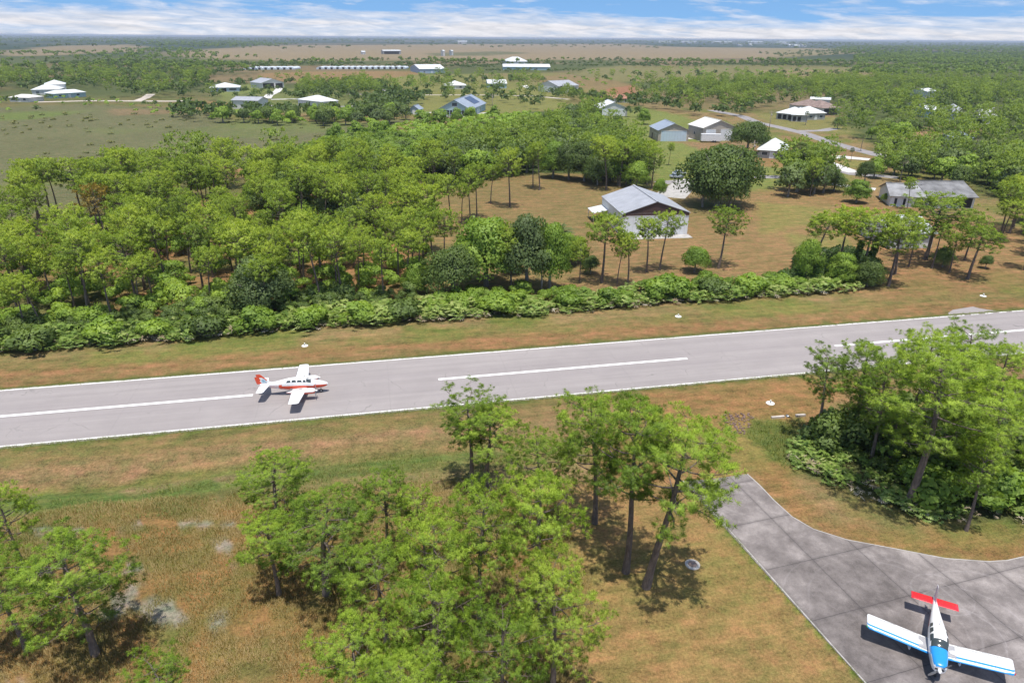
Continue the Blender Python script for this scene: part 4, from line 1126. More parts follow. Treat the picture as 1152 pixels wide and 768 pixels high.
# ------------------------------------------------------------------ woods, tree by tree, nearest first; the far remainder as one mass
rngw = np.random.default_rng(5)
AVOID = []          # (x, y, r) of buildings, filled by the survey below
def clear_of(x, y):
    m = np.ones(len(x), bool)
    for (ax_, ay_, ar) in AVOID: m &= (x - ax_) ** 2 + (y - ay_) ** 2 > ar * ar
    return m
for px, py, r in [(718, 250, 15), (750, 150, 24), (803, 152, 24), (690, 126, 22), (525, 126, 38), (1050, 225, 22), (1030, 268, 14), (896, 131, 30), (925, 125, 32), (870, 168, 22), (252, 103, 30), (280, 120, 20), (372, 119, 24), (307, 100, 26), (64, 106, 45), (512, 100, 30), (558, 99, 28), (612, 104, 34), (637, 101, 18), (470, 126, 16), (697, 108, 36), (1070, 133, 24), (1085, 135, 24), (1098, 136, 20), (1048, 108, 16), (1085, 158, 18), (487, 80, 70), (400, 81, 100), (340, 80, 70), (600, 77, 60), (440, 62, 80), (800, 234, 8), (765, 203, 12)]:
    x_, y_ = G(px, py); AVOID.append((x_, y_, r))
TREES = []   # (x, y, type, h, zone)
def zone(name, poly, spacing, mix, hr, keep=None):
    pts = scatter(poly, spacing, rngw, keep=keep)
    ok = clear_of(pts[:, 0], pts[:, 1]); pts = pts[ok]
    ks = list(mix); pr = np.array([mix[k] for k in ks], float); pr /= pr.sum()
    for p in pts:
        k = ks[int(rngw.choice(len(ks), p=pr))]
        hh = rngw.uniform(*hr) * ({'pine': 1.0, 'oak': .72, 'oakb': .66, 'bush': .3, 'will': .34, 'palm': .8}[k])
        TREES.append((p[0], p[1], k, hh, name))
gap = lambda sc, th, sd_=3: (lambda x, y: fbm(x / sc, y / sc, sd_, 3) > th)
zone('left', [(-60, 398), (0, 388), (100, 380), (300, 362), (476, 342), (486, 300), (474, 262), (484, 222), (430, 200), (240, 194), (150, 208), (60, 240), (0, 258), (-90, 280)], 5.9, {'pine': 1, 'oak': .03, 'oakb': .03}, (8.5, 14.5), gap(12, .40))
zone('mid', [(484, 215), (475, 190), (560, 172), (640, 165), (720, 186), (735, 210), (700, 214), (640, 192), (560, 200)], 6.0, {'pine': .8, 'oak': .5, 'oakb': .2}, (10, 14))
zone('mid', [(400, 208), (480, 201), (560, 187), (590, 165), (630, 140), (660, 128), (700, 160), (720, 182), (640, 175), (560, 190), (480, 206), (430, 210)], 6.5, {'pine': .5, 'oak': .6, 'oakb': .5}, (9, 13))
zone('willow', [(270, 222), (300, 190), (350, 168), (430, 148), (560, 132), (612, 132), (595, 160), (560, 184), (480, 197), (400, 203), (330, 213)], 4.9, {'will': 1, 'bush': .18, 'oakb': .03}, (8, 13))
zone('willow', [(60, 206), (100, 196), (110, 204), (80, 212)], 5.0, {'bush': 1}, (7, 9))
zone('right', [(1110, 300), (1100, 240), (1130, 200), (1240, 220), (1260, 320)], 8, {'pine': 1, 'oak': .5}, (10, 13))
zone('right', [(874, 224), (882, 192), (935, 192), (938, 218), (905, 228)], 5.0, {'pine': 1.2, 'oak': .7, 'oakb': .4}, (9.5, 12), lambda x, y: y > 0)
zone('right', [(985, 182), (1010, 175), (1110, 185), (1160, 200), (1240, 225), (1105, 232), (1010, 208), (978, 200)], 6.0, {'pine': .8, 'oak': .6, 'oakb': .4, 'palm': .08}, (8, 12))
zone('right', [(945, 158), (930, 130), (960, 112), (1100, 106), (1260, 110), (1320, 205), (1150, 195), (1010, 174), (975, 164)], 8.2, {'pine': 1, 'oak': .4, 'oakb': .4, 'palm': .04}, (7.5, 14), gap(22, .42, 8))
zone('right', [(700, 112), (730, 100), (860, 94), (1000, 92), (1240, 92), (1300, 108), (1100, 106), (960, 112), (930, 120), (870, 118), (845, 132), (790, 132), (720, 122)], 8.0, {'pine': 1, 'oak': .35, 'oakb': .35}, (7, 13), gap(40, .38, 12))
zone('mid', [(640, 118), (690, 106), (715, 108), (722, 118), (735, 132), (700, 134), (706, 126)], 9, {'pine': .4, 'oak': 1, 'oakb': .6}, (8, 11))
zone('mid', [(630, 118), (622, 108), (660, 104), (672, 114)], 9, {'pine': .6, 'oak': 1}, (9, 13))
zone('far left', [(-60, 140), (-60, 112), (60, 110), (200, 116), (220, 133), (190, 134), (100, 122)], 9, {'bush': 1, 'oakb': .3}, (7, 9), gap(20, .5, 4))
zone('far left', [(195, 136), (210, 122), (250, 126), (380, 130), (430, 118), (480, 126), (440, 142), (330, 142)], 7.5, {'oak': 1, 'oakb': .5, 'bush': .5}, (9, 13))
zone('far left', [(-80, 112), (-60, 84), (110, 82), (240, 86), (236, 106), (200, 112), (60, 108)], 11, {'pine': .6, 'oak': .6, 'oakb': .6}, (9, 13), gap(40, .36, 14))
zone('far left', [(330, 116), (345, 98), (400, 94), (440, 98), (425, 118), (380, 122)], 9, {'pine': .5, 'oak': .8, 'oakb': .5}, (9, 13))
zone('far left', [(400, 130), (430, 105), (470, 112), (495, 125)], 10, {'oak': 1, 'oakb': .4}, (10, 14))
zone('far left', [(430, 108), (480, 90), (600, 90), (650, 108), (600, 124), (570, 124)], 15, {'pine': .8, 'oak': 1, 'palm': .2}, (8, 13))
zone('far left', [(200, 112), (215, 94), (345, 92), (350, 112), (300, 116)], 17, {'oak': 1, 'oakb': .5, 'pine': .4}, (7, 11))
zone('far', [(640, 100), (700, 86), (960, 82), (960, 90), (740, 96)], 34, {'oak': 1, 'pine': .3}, (9, 13))
TREES.sort(key=lambda t: math.hypot(t[0], t[1]))
LABELS = {
    ('pine', 'left'): ('round-crowned slash pine packed in the dense wood left across the runway', 'pines of the dense wood across the runway'),
    ('pine', 'mid'): ('tall pine rising among darker trees of the middle wood behind the clearing', 'pines of the middle wood'),
    ('pine', 'right'): ('pine of the wide wood filling the right side toward the horizon', 'pines of the right-hand wood'),
    ('pine', 'far left'): ('pine among the far homesteads beyond the marsh', 'pines among the far homesteads'),
    ('pine', 'far'): ('small pine standing on the distant open pasture', 'trees on the distant pasture'),
}
cnt = {'pine_tree': 70, 'broadleaf_tree': 0, 'shrub': 0, 'palm_tree': 8}
CAP = {'pine_tree': 300, 'broadleaf_tree': 290, 'shrub': 290, 'palm_tree': 60}
rest = []
_rust = G(66, 282)
rust_best = None
def zlabel(k, z):
    nm = {'oak': 'dark broad-crowned tree', 'oakb': 'bright green leafy tree', 'bush': 'low green bush', 'will': 'light green willow bush', 'palm': 'cabbage palm'}.get(k)
    where = {'left': 'inside the dense wood left across the runway', 'mid': 'in the middle wood behind the clearing', 'willow': 'in the pale thicket between marsh and wood', 'right': 'in the wide wood on the right', 'far left': 'by the far homesteads beyond the marsh', 'far': 'alone on the distant pasture'}[z]
    if (k, z) in LABELS: return LABELS[(k, z)]
    return nm + ' ' + where, {'oak': 'dark trees ', 'oakb': 'bright trees ', 'bush': 'bushes ', 'will': 'willow bushes ', 'palm': 'palms '}[k] + where
left_pts = [t for t in TREES if t[4] == 'left' and t[2] == 'pine']
rust_best = min(left_pts, key=lambda t: (t[0] - _rust[0]) ** 2 + (t[1] - _rust[1]) ** 2)
for t in TREES:
    x, y, k, h, z = t
    d = math.hypot(x, y)
    nm = {'pine': 'pine_tree', 'oak': 'broadleaf_tree', 'oakb': 'broadleaf_tree', 'bush': 'shrub', 'will': 'shrub', 'palm': 'palm_tree'}[k]
    if cnt[nm] >= CAP[nm] or d > 900: rest.append(t); continue
    cnt[nm] += 1
    lab, grp = zlabel(k, z)
    wide = rngw.uniform(.85, 1.12)
    if t is rust_best: plant('rust', 0, x, y, h * 1.06, 'rust-orange pine standing out in the dense wood on the left', None, 1.0); continue
    if k == 'pine':
        if d < 230: plant('pine1', int(rngw.integers(7)), x, y, h, lab, grp, wide)
        else: plant('pine2', int(rngw.integers(5)), x, y, h, lab, grp, wide)
    elif k in ('oak', 'oakb'):
        v = int(rngw.choice([0, 1, 3] if k == 'oak' else [2, 4]))
        kk = 'oak1' if d < 200 else 'oak2'
        r_ = plant(kk, v, x, y, h, lab, grp, wide)
        if kk == 'oak1': r_.name = 'broadleaf_tree'
    elif k == 'palm': plant('palm', int(rngw.integers(3)), x, y, h, lab, grp)
    else: plant('bush', 2 if k == 'will' else int(rngw.choice([0, 1, 3])), x, y, h, lab, grp, wide * 1.25)

# ------------------------------------------------------------------ the mass of far woods
def lowtree(seed, kind):
    if kind == 'pine': return leaf_geo(seed, 6, 11, 1.9, 3.6, 8.6, 3.0)
    elif kind == 'bush': return leaf_geo(seed, 4, 9, 1.5, 2.6, 1.8, 1.6)
    else: return leaf_geo(seed, 7, 11, 2.0, 4.4, 5.2, 3.9)
LOWP = [lowtree(s, 'pine') for s in range(4)]; LOWO = [lowtree(s, 'oak') for s in range(10, 14)]; LOWB = [lowtree(s, 'bush') for s in range(20, 23)]
def mass(name, geos, pts, sc, mat, zsc=None, tr=.15, kind='stuff'):
    n = len(pts)
    if not n: return
    pos = np.column_stack([pts, np.zeros(n)])
    V, F, T, NN_ = tile(geos, pos, sc, rngw.uniform(0, 6.28, n), rngw.integers(len(geos), size=n), rngw.uniform(-tr, tr, n), zsc)
    o = obj_of(name, make_mesh(name, V, F, [mat], None, False, T, None, NN_)); tag(o, kind=kind); return o
rp = np.array([(t[0], t[1], t[3]) for t in rest if t[2] in ('pine', 'palm')]); ro = np.array([(t[0], t[1], t[3]) for t in rest if t[2] in ('oak', 'oakb')]); rb = np.array([(t[0], t[1], t[3]) for t in rest if t[2] in ('bush', 'will')])
print('TREES individual', cnt, 'rest', len(rp), len(ro), len(rb))
FM = foliage('far_pine_wood', (.09, .145, .032), (.16, .245, .045), (.27, .36, .065), .4)
FO = foliage('far_broadleaf_wood', (.055, .09, .028), (.095, .15, .04), (.16, .23, .055), .35)
MIDP = []
for i in range(4):
    tb_, g_ = pine_geo(330 + i, 2, 12, 4.2, .4, 14); MIDP.append(g_)
MIDO = [oak_geo(440 + i, 3, 9, 4.6)[1] for i in range(3)]
if len(rp):
    m = tag(mass('pine_wood', MIDP, rp[:, :2], rp[:, 2] / 12, FM), 'continuous pine wood stretching away behind the nearer trees', 'woodland')
if len(ro): tag(mass('broadleaf_wood', MIDO, ro[:, :2], ro[:, 2] / 9, FO), 'dark broadleaf woodland mixed into the distant pine wood', 'woodland')
if len(rb): tag(mass('scrub', LOWB, rb[:, :2], rb[:, 2] / 3.4, OAK_B), 'low scrub scattered over the distant fields', 'scrub')
far_p = []; far_s = []; far_o = []; far_os = []; far_b = []
def farz(poly, spacing, arr, sc, keep=None):
    pts = scatter(poly, spacing, rngw, keep=keep, limit=9000); pts = pts[clear_of(pts[:, 0], pts[:, 1])]
    for p in pts: arr.append((p[0], p[1], sc * rngw.uniform(.8, 1.2)))
A_ = []; O_ = []; B_ = []
# belts, nearest to farthest
farz([(-80, 84), (-60, 72), (120, 70), (300, 73), (660, 73), (960, 72), (1230, 74), (1230, 92), (1000, 92), (950, 82), (860, 76), (640, 78), (500, 79), (440, 81), (330, 79), (280, 86), (120, 84)], 17, A_, 1.0, gap(90, .50, 31))
farz([(-80, 84), (-60, 74), (120, 72), (300, 74), (300, 82), (240, 88), (120, 84)], 14, O_, .9, gap(60, .46, 32))
farz([(300, 73), (660, 73), (960, 72), (960, 76), (640, 77), (500, 78.5), (300, 77)], 13, O_, .75, gap(40, .47, 33))
farz([(240, 80.3), (660, 80.0), (660, 81.8), (240, 83)], 10, O_, .55, gap(30, .40, 44))
farz([(300, 84), (640, 84), (700, 100), (300, 100)], 20, B_, 1.0, gap(40, .56, 39))
farz([(640, 76), (960, 74), (980, 88), (760, 94), (660, 92)], 30, B_, 1.2, gap(60, .55, 36))
farz([(-80, 74), (-80, 62), (200, 58), (300, 70), (200, 73)], 26, A_, 1.1, gap(160, .52, 34))
farz([(960, 92), (960, 64), (1240, 62), (1240, 92)], 15, A_, 1.0, gap(120, .40, 35))
farz([(-80, 50), (-80, 44), (180, 45.5), (320, 50), (200, 56), (80, 49)], 55, A_, 1.35, gap(400, .36, 37))
farz([(170, 52), (320, 50), (330, 52), (280, 58), (180, 58)], 34, A_, 1.15, gap(160, .45, 38))
farz([(-80, 44), (-80, 40.6), (1240, 49), (1240, 64), (960, 58), (930, 55), (760, 52), (700, 48.8), (300, 49.5), (180, 45)], 75, A_, 1.7, gap(700, .30, 40))
farz([(930, 60), (960, 54), (1240, 54), (1240, 66), (960, 66)], 40, A_, 1.3)
farz([(845, 60), (1000, 56), (970, 64), (880, 66)], 38, O_, 1.0, gap(150, .5, 42))
farz([(300, 69), (640, 68), (900, 68), (950, 71), (640, 73), (300, 73)], 24, O_, .8, gap(90, .50, 43))
print('far', len(A_), len(O_), len(B_))
A_ = np.array(A_); O_ = np.array(O_); B_ = np.array(B_)
tag(mass('far_pine_forest', LOWP, A_[:, :2], A_[:, 2], FM, tr=.2), 'far-off pine forest running in dark belts below the horizon', 'woodland')
tag(mass('far_broadleaf_forest', LOWO, O_[:, :2], O_[:, 2], FO, tr=.2), 'belts of low rounded trees between the far prairies', 'woodland')
tag(mass('far_scrub', LOWB, B_[:, :2], B_[:, 2], OAK_B, tr=.2), 'scattered far scrub on the yellow-green plots', 'scrub')
# horizon line of forest: tall rows far out
hz = []
for Dk, sp_, s_ in [(2600, 60, 1.35), (3300, 70, 1.45), (4300, 85, 1.6), (5600, 105, 1.8), (7500, 140, 2.1), (10500, 190, 2.5)]:
    for a in np.arange(-46, 46, math.degrees(sp_ / Dk * .55)):
        w = fbm(np.array([a * .21 + Dk]), np.array([Dk * .013]), 3, 3)[0]
        if w < .36: continue
        a_ = math.radians(a + rngw.uniform(-.3, .3)); D_ = Dk * rngw.uniform(.86, 1.16)
        if Dk < 3000 and -12 < a < 22: continue
        hz.append((math.sin(a_) * D_, math.cos(a_) * D_, s_ * rngw.uniform(.8, 1.25)))
hz = np.array(hz)
tag(mass('horizon_forest', LOWO + LOWP, hz[:, :2], hz[:, 2] * 1.6, FO, hz[:, 2], tr=.15), 'thin dark forest line all along the horizon', 'woodland')
# dark grove standing proud of the horizon, right of centre
gr_ = scatter([(908, 52.2), (957, 52.4), (957, 51.2), (908, 51)], 45, rngw)
gr_ = gr_[:60]
tag(mass('distant_grove', LOWP, gr_, np.full(len(gr_), 2.0), FO, np.full(len(gr_), 2.2)), 'dark grove standing above the horizon right of centre', 'woodland')

for px, py, h_, v_ in [(40, 394, 3.2, 1), (120, 384, 3.6, 0), (175, 380, 2.6, 3), (232, 378, 3.0, 1), (290, 370, 3.8, 0), (352, 366, 3.0, 3), (405, 362, 3.4, 0), (455, 358, 3.0, 1), (560, 352, 3.4, 0), (640, 346, 2.6, 3), (684, 342, 2.9, 0), (744, 336, 4.2, 0), (757, 334, 3.6, 3), (800, 332, 3.0, 1), (842, 330, 3.2, 3), (880, 326, 2.8, 0)]:
    x, y = G(px, py); plant('bush', v_, x, y, h_, 'rounded leafy bush rising out of the palmetto belt along the far verge', 'round bushes in the palmetto belt', 1.1)
for px, py, h_, v_, lb_ in [(958, 488, 7.5, 3, 'low young pine at the left inside the right-hand thicket'), (1000, 520, 7.0, 5, 'young pine left of the broad yellow-green pine'), (1075, 545, 7.5, 3, 'young pine low at the right of the broad yellow-green pine')]:
    P0(px, py, h_, v_, lb_, wide=1.3)
for px, py, h_, v_, lb_ in [(985, 500, 4.0, 0, 'round leafy bush among the left palmettos of the right-hand thicket'), (1050, 560, 3.6, 3, 'round leafy bush at the foot of the broad yellow-green pine'), (1110, 560, 3.8, 0, 'round leafy bush at the lower right of the thicket'), (930, 500, 2.6, 1, 'small dark bush at the left tip of the right-hand thicket')]:
    x, y = G(px, py); plant('bush', v_, x, y, h_, lb_, None, 1.2)
# ------------------------------------------------------------------ hedge, thickets, undergrowth, grass
PMG = [palmetto_geo(600 + i, 26, .36, .85, 7, .10) for i in range(5)]
def thicket(name, poly, spacing, sc, label, mat=PMETTO, geos=None, world=False, tr=.15, zs=None, cat='palmetto', keep=None):
    geos = geos or PMG
    if name == 'palmetto_thicket': keep = lambda x, y: fbm(x / 3.2, y / 2.2, 93, 3) > .37
    pts = scatter(poly, spacing, rngw, world, keep=keep)
    n = len(pts); z = ground_z(pts[:, 0], pts[:, 1])
    s = rngw.uniform(sc[0], sc[1], n) * (.45 + 1.1 * fbm(pts[:, 0] / 3.5, pts[:, 1] / 3.5, 91, 3))
    V, F, T, NN_ = tile(geos, np.column_stack([pts, z]), s, rngw.uniform(0, 6.28, n), rngw.integers(len(geos), size=n), rngw.uniform(-tr, tr, n) * 1.7, s * (zs or 1))
    return tag(obj_of(name, make_mesh(name, V, F, [mat], None, False, T, None, NN_)), label, cat, kind='stuff')
thicket('palmetto_thicket', [(-60, 402), (0, 397), (60, 395), (110, 389), (200, 384), (280, 375), (330, 370), (330, 352), (200, 366), (60, 376), (-60, 384)], 1.0, (.8, 1.9), 'glossy palmetto fringe along the front of the left wood')
thicket('palmetto_thicket', [(330, 371), (420, 366), (470, 363), (545, 357), (545, 340), (470, 345), (330, 354)], .95, (.9, 2.0), 'bright palmetto mound along the verge before the leafy trees')
thicket('palmetto_thicket', [(585, 357), (640, 352), (720, 344), (850, 336), (908, 330), (980, 326), (985, 318), (905, 316), (850, 322), (720, 328), (640, 336), (585, 340)], .95, (.8, 1.9), 'palmetto hedge between the runway verge and the hangar yard')
thicket('palmetto_thicket', [(888, 520), (893, 498), (930, 480), (1000, 470), (1160, 468), (1200, 590), (1152, 588), (1130, 574), (1080, 588), (1050, 586), (1020, 578), (985, 556), (940, 546)], .95, (.75, 1.3), 'pale green palmettos spilling onto the grass below the right-hand pines')
DF = [palmetto_geo(620 + i, 5, .55, .7, 6) for i in range(3)]
thicket('dead_fronds', [(-60, 402), (0, 397.5), (110, 390), (200, 385), (330, 372), (470, 363.5), (545, 358), (640, 352.5), (850, 336.5), (980, 326.5), (980, 323), (850, 331), (640, 346), (545, 351), (330, 364), (200, 378), (0, 391), (-60, 396)], 1.5, (.7, 1.5), 'bleached dead fronds hanging along the front of the palmettos', DEADF, DF, cat='dead fronds')
thicket('dead_fronds', [(888, 521), (893, 512), (985, 545), (1050, 575), (1152, 576), (1152, 588), (1080, 588), (1020, 579), (940, 547)], 1.7, (.6, 1.2), 'bleached dead fronds at the edge of the right-hand palmettos', DEADF, DF, cat='dead fronds')
LB = [leaf_geo(700 + i, 10, 150, .20, 1.2, .9, .9) for i in range(4)]
thicket('undergrowth', [(-60, 390), (0, 384), (200, 370), (300, 358), (470, 340), (480, 330), (300, 345), (200, 352), (0, 366), (-60, 372)], 2.0, (.8, 1.7), 'dark leafy undergrowth between the front trunks of the left wood', OAK_L, LB, cat='undergrowth')
thicket('undergrowth', [(-60, 384), (0, 378), (200, 364), (300, 352), (474, 334), (478, 300), (300, 318), (200, 326), (0, 338), (-60, 345)], 4.2, (1.0, 2.4), 'scattered bright bushes filling the floor of the left wood', OAK_B, LB, cat='undergrowth')
thicket('undergrowth', [(-60, 345), (0, 338), (200, 326), (300, 318), (478, 300), (470, 240), (300, 230), (0, 275)], 6.5, (1.0, 2.2), 'sparse shrubs deeper inside the left wood', OAK_B, LB, cat='undergrowth')
thicket('undergrowth', [(930, 505), (930, 490), (960, 470), (1160, 440), (1200, 545), (1100, 560), (1020, 548), (960, 535)], 2.8, (1.2, 2.6), 'dark leafy undergrowth among the palmettos on the right', OAK_L, LB, cat='undergrowth')
thicket('undergrowth', [(600, 350), (740, 338), (900, 325), (980, 322), (985, 312), (900, 312), (740, 325), (600, 338)], 2.6, (.7, 1.4), 'leafy bushes rising out of the palmetto hedge', OAK_B, LB, cat='undergrowth')
thicket('undergrowth', [(480, 358), (545, 354), (590, 350), (590, 330), (545, 330), (480, 338)], 2.0, (.8, 1.5), 'rank green bushes beside the grey-green tree', OAK_B, LB, cat='undergrowth')
thicket('undergrowth', [(880, 322), (905, 316), (985, 318), (985, 300), (960, 290), (900, 296)], 1.6, (.9, 1.8), 'tangle of vines at the foot of the clump beyond the runway', VINE, LB, cat='undergrowth')
GG = [grass_geo(800 + i, 9, .55, .05, .2) for i in range(5)]
def field(name, poly, spacing, sc, label, mat, keep=None, geos=GG, tr=.25):
    pts = scatter(poly, spacing, rngw, keep=keep, limit=90000); n = len(pts); z = ground_z(pts[:, 0], pts[:, 1])
    s = rngw.uniform(sc[0], sc[1], n)
    tn = (fbm(pts[:, 0] / 3, pts[:, 1] / 3, 61, 4) - .5) * 1.2 + rngw.uniform(-tr, tr, n)
    V, F, T, NN_ = tile(geos, np.column_stack([pts, z]), s, rngw.uniform(0, 6.28, n), rngw.integers(len(geos), size=n), tn)
    print(name, n)
    return tag(obj_of(name, make_mesh(name, V, F, [mat], None, False, T, None, NN_)), label, 'grass', kind='stuff')
field('dry_grass', [(-60, 600), (0, 585), (100, 566), (300, 552), (500, 540), (620, 560), (668, 640), (655, 800), (640, 860), (-120, 860)], .21, (.40, .95), 'rough dry orange and green grass of the lower left field', GRASSM, lambda x, y: (fbm(x / 2.5, y / 2.5, 71, 4) > .33) & off_sand(x, y))
field('ditch_grass', [(-60, 590), (0, 572), (150, 546), (300, 530), (440, 505), (570, 500), (600, 520), (500, 548), (300, 566), (0, 604)], .38, (.4, .95), 'matted green and straw grass in the ditch beside the runway', GRASSG, lambda x, y: fbm(x / 2.5, y / 1.2, 72, 4) > .44)
field('ditch_grass', [(845, 472), (908, 470), (900, 515), (885, 530), (862, 505), (838, 488)], .32, (.5, 1.1), 'green rushes around the culvert rocks', GRASSG)
GS = [grass_geo(830 + i, 6, .16, .03, .12) for i in range(4)]
field('mown_grass', [(600, 600), (720, 560), (790, 566), (972, 775), (600, 775)], .4, (.5, 1.0), 'short brownish lawn left of the apron', GRASSM, lambda x, y: fbm(x / 2, y / 2, 73, 4) > .5, GS)
px_l = [G(a, b) for a, b in [(768, 541), (790, 562), (974, 768), (1100, 905)]]
eg = []
for (a, b) in zip(px_l[:-1], px_l[1:]):
    L_ = math.dist(a, b)
    for i in range(int(L_ * 9)):
        q = rngw.random(); eg.append((a[0] + (b[0] - a[0]) * q - rngw.uniform(.04, .28), a[1] + (b[1] - a[1]) * q - rngw.uniform(-.05, .1)))
eg = np.array(eg); n = len(eg)
V, F, T, NN_ = tile(GG, np.column_stack([eg, np.zeros(n)]), rngw.uniform(.25, .5, n), rngw.uniform(0, 6.28, n), rngw.integers(5, size=n), rngw.uniform(-.5, -.1, n))
tag(obj_of('edge_grass', make_mesh('edge_grass', V, F, [GRASSG], None, False, T, None, NN_)), 'unmown green grass fringe along the left edge of the apron', 'grass', kind='stuff')
MG = [leaf_geo(900 + i, 4, 14, .8, 1.6, .3, .35) for i in range(3)]
field('marsh_tufts', [(0, 205), (150, 195), (300, 185), (420, 150), (380, 140), (200, 128), (0, 126)], 10, (.5, 1.2), 'low sedge tussocks dotting the olive marsh', foliage('sedge', (.18, .20, .07), (.24, .25, .10), (.30, .29, .12), .4), lambda x, y: fbm(x / 14, y / 14, 74, 3) > .56, MG)
# ragged grass creeping over the runway edges
rg_ = []
for t_ in (-E_, E_):
    n_ = 9000
    s_ = rngw.uniform(-75, 130, n_); k_ = fbm(s_ / 1.5, s_ * 0 + t_, 95, 4)
    off_ = (k_ - .45) * .55 + rngw.uniform(-.12, .22, n_)
    for a_, o_ in zip(s_, off_): rg_.append(RW(a_, t_ - math.copysign(o_ - .12, t_)))
rg_ = np.array(rg_); n = len(rg_)
V, F, T, NN_ = tile(GS, np.column_stack([rg_, np.full(n, .0)]), rngw.uniform(.8, 1.6, n), rngw.uniform(0, 6.28, n), rngw.integers(4, size=n), rngw.uniform(-.4, .0, n))
tag(obj_of('verge_grass', make_mesh('verge_grass', V, F, [GRASSG], None, False, T, None, NN_)), 'ragged grass creeping over both runway edges', 'grass', kind='stuff')
# ================================================================== buildings
ROOF_GREY = ribbed('roof_grey_metal', (.42, .43, .46), .45, 'Y', .1, .45)
ROOF_GREYX = ribbed('roof_grey_metal_x', (.42, .43, .46), .45, 'X', .1, .45)
ROOF_WHITE = ribbed('roof_white_metal', (.72, .74, .74), .45, 'X', .05, .45, var=.06)
ROOF_WHITEY = ribbed('roof_white_metal_y', (.74, .75, .74), .45, 'Y', .05, .45, var=.06)
ROOF_CREAM = ribbed('roof_cream_metal', (.74, .72, .66), .45, 'Y', .05, .45, var=.06)
ROOF_BLUE = ribbed('roof_blue_grey_metal', (.34, .39, .46), .45, 'Y', .1, .42)
ROOF_BLUEX = ribbed('roof_blue_grey_metal_x', (.34, .39, .46), .45, 'X', .1, .42)
ROOF_SHINGLE = plain('roof_grey_shingle', (.20, .20, .205), .9, var=.22, scale=.5, bump=.02)
ROOF_BROWN = plain('roof_brown_tile', (.26, .19, .165), .9, var=.2, scale=.6, bump=.02)
ROOF_TERRA = plain('roof_terracotta', (.40, .19, .13), .9, var=.2, scale=.6, bump=.02)
WALL_WHITE = ribbed('wall_white_siding', (.76, .77, .78), .9, 'X', 0, .6, .01, var=.06)
WALL_BEIGE = ribbed('wall_beige_metal', (.46, .41, .35), .6, 'X', .05, .6, .02)
WALL_PALE = plain('wall_pale_stucco', (.66, .65, .62), .85, var=.06, stain=.25)
WALL_TEAL = plain('wall_pale_teal', (.38, .52, .54), .8, var=.06, stain=.15)
WALL_BROWN = ribbed('wall_brown_metal', (.085, .050, .045), .45, 'X', .05, .6, .02)
WALL_GREY = plain('wall_grey_block', (.40, .40, .39), .9, var=.1, stain=.3)
WALL_BLUE = plain('wall_soft_blue', (.36, .46, .56), .8, var=.06)
DOOR_W = ribbed('door_white_panel', (.74, .76, .78), 1.2, 'X', 0, .5, .02, var=.04)
DOOR_B = ribbed('door_pale_blue_panel', (.55, .66, .76), 1.2, 'X', 0, .5, .02, var=.04)
DARK = plain('dark_opening', (.03, .03, .033), .9)
TRIM = plain('white_trim', (.78, .78, .77), .6)
GLASS = glass_mat('window_glass', (.05, .07, .09))
SOLAR = plain('solar_panel', (.05, .07, .13), .2, metal=.2)

def fit(fl, fr, he, back=None, depth=None, side='L'):
    """front-left / front-right eave readings and a back eave reading -> origin, yaw, width, depth"""
    a = G(*fl, he); b = G(*fr, he)
    yaw = math.atan2(b[1] - a[1], b[0] - a[0]); w = math.dist(a, b)
    if back is not None:
        c = G(*back, he); r = a if side == 'L' else b
        depth = (c[0] - r[0]) * -math.sin(yaw) + (c[1] - r[1]) * math.cos(yaw)
    return a, yaw, w, depth

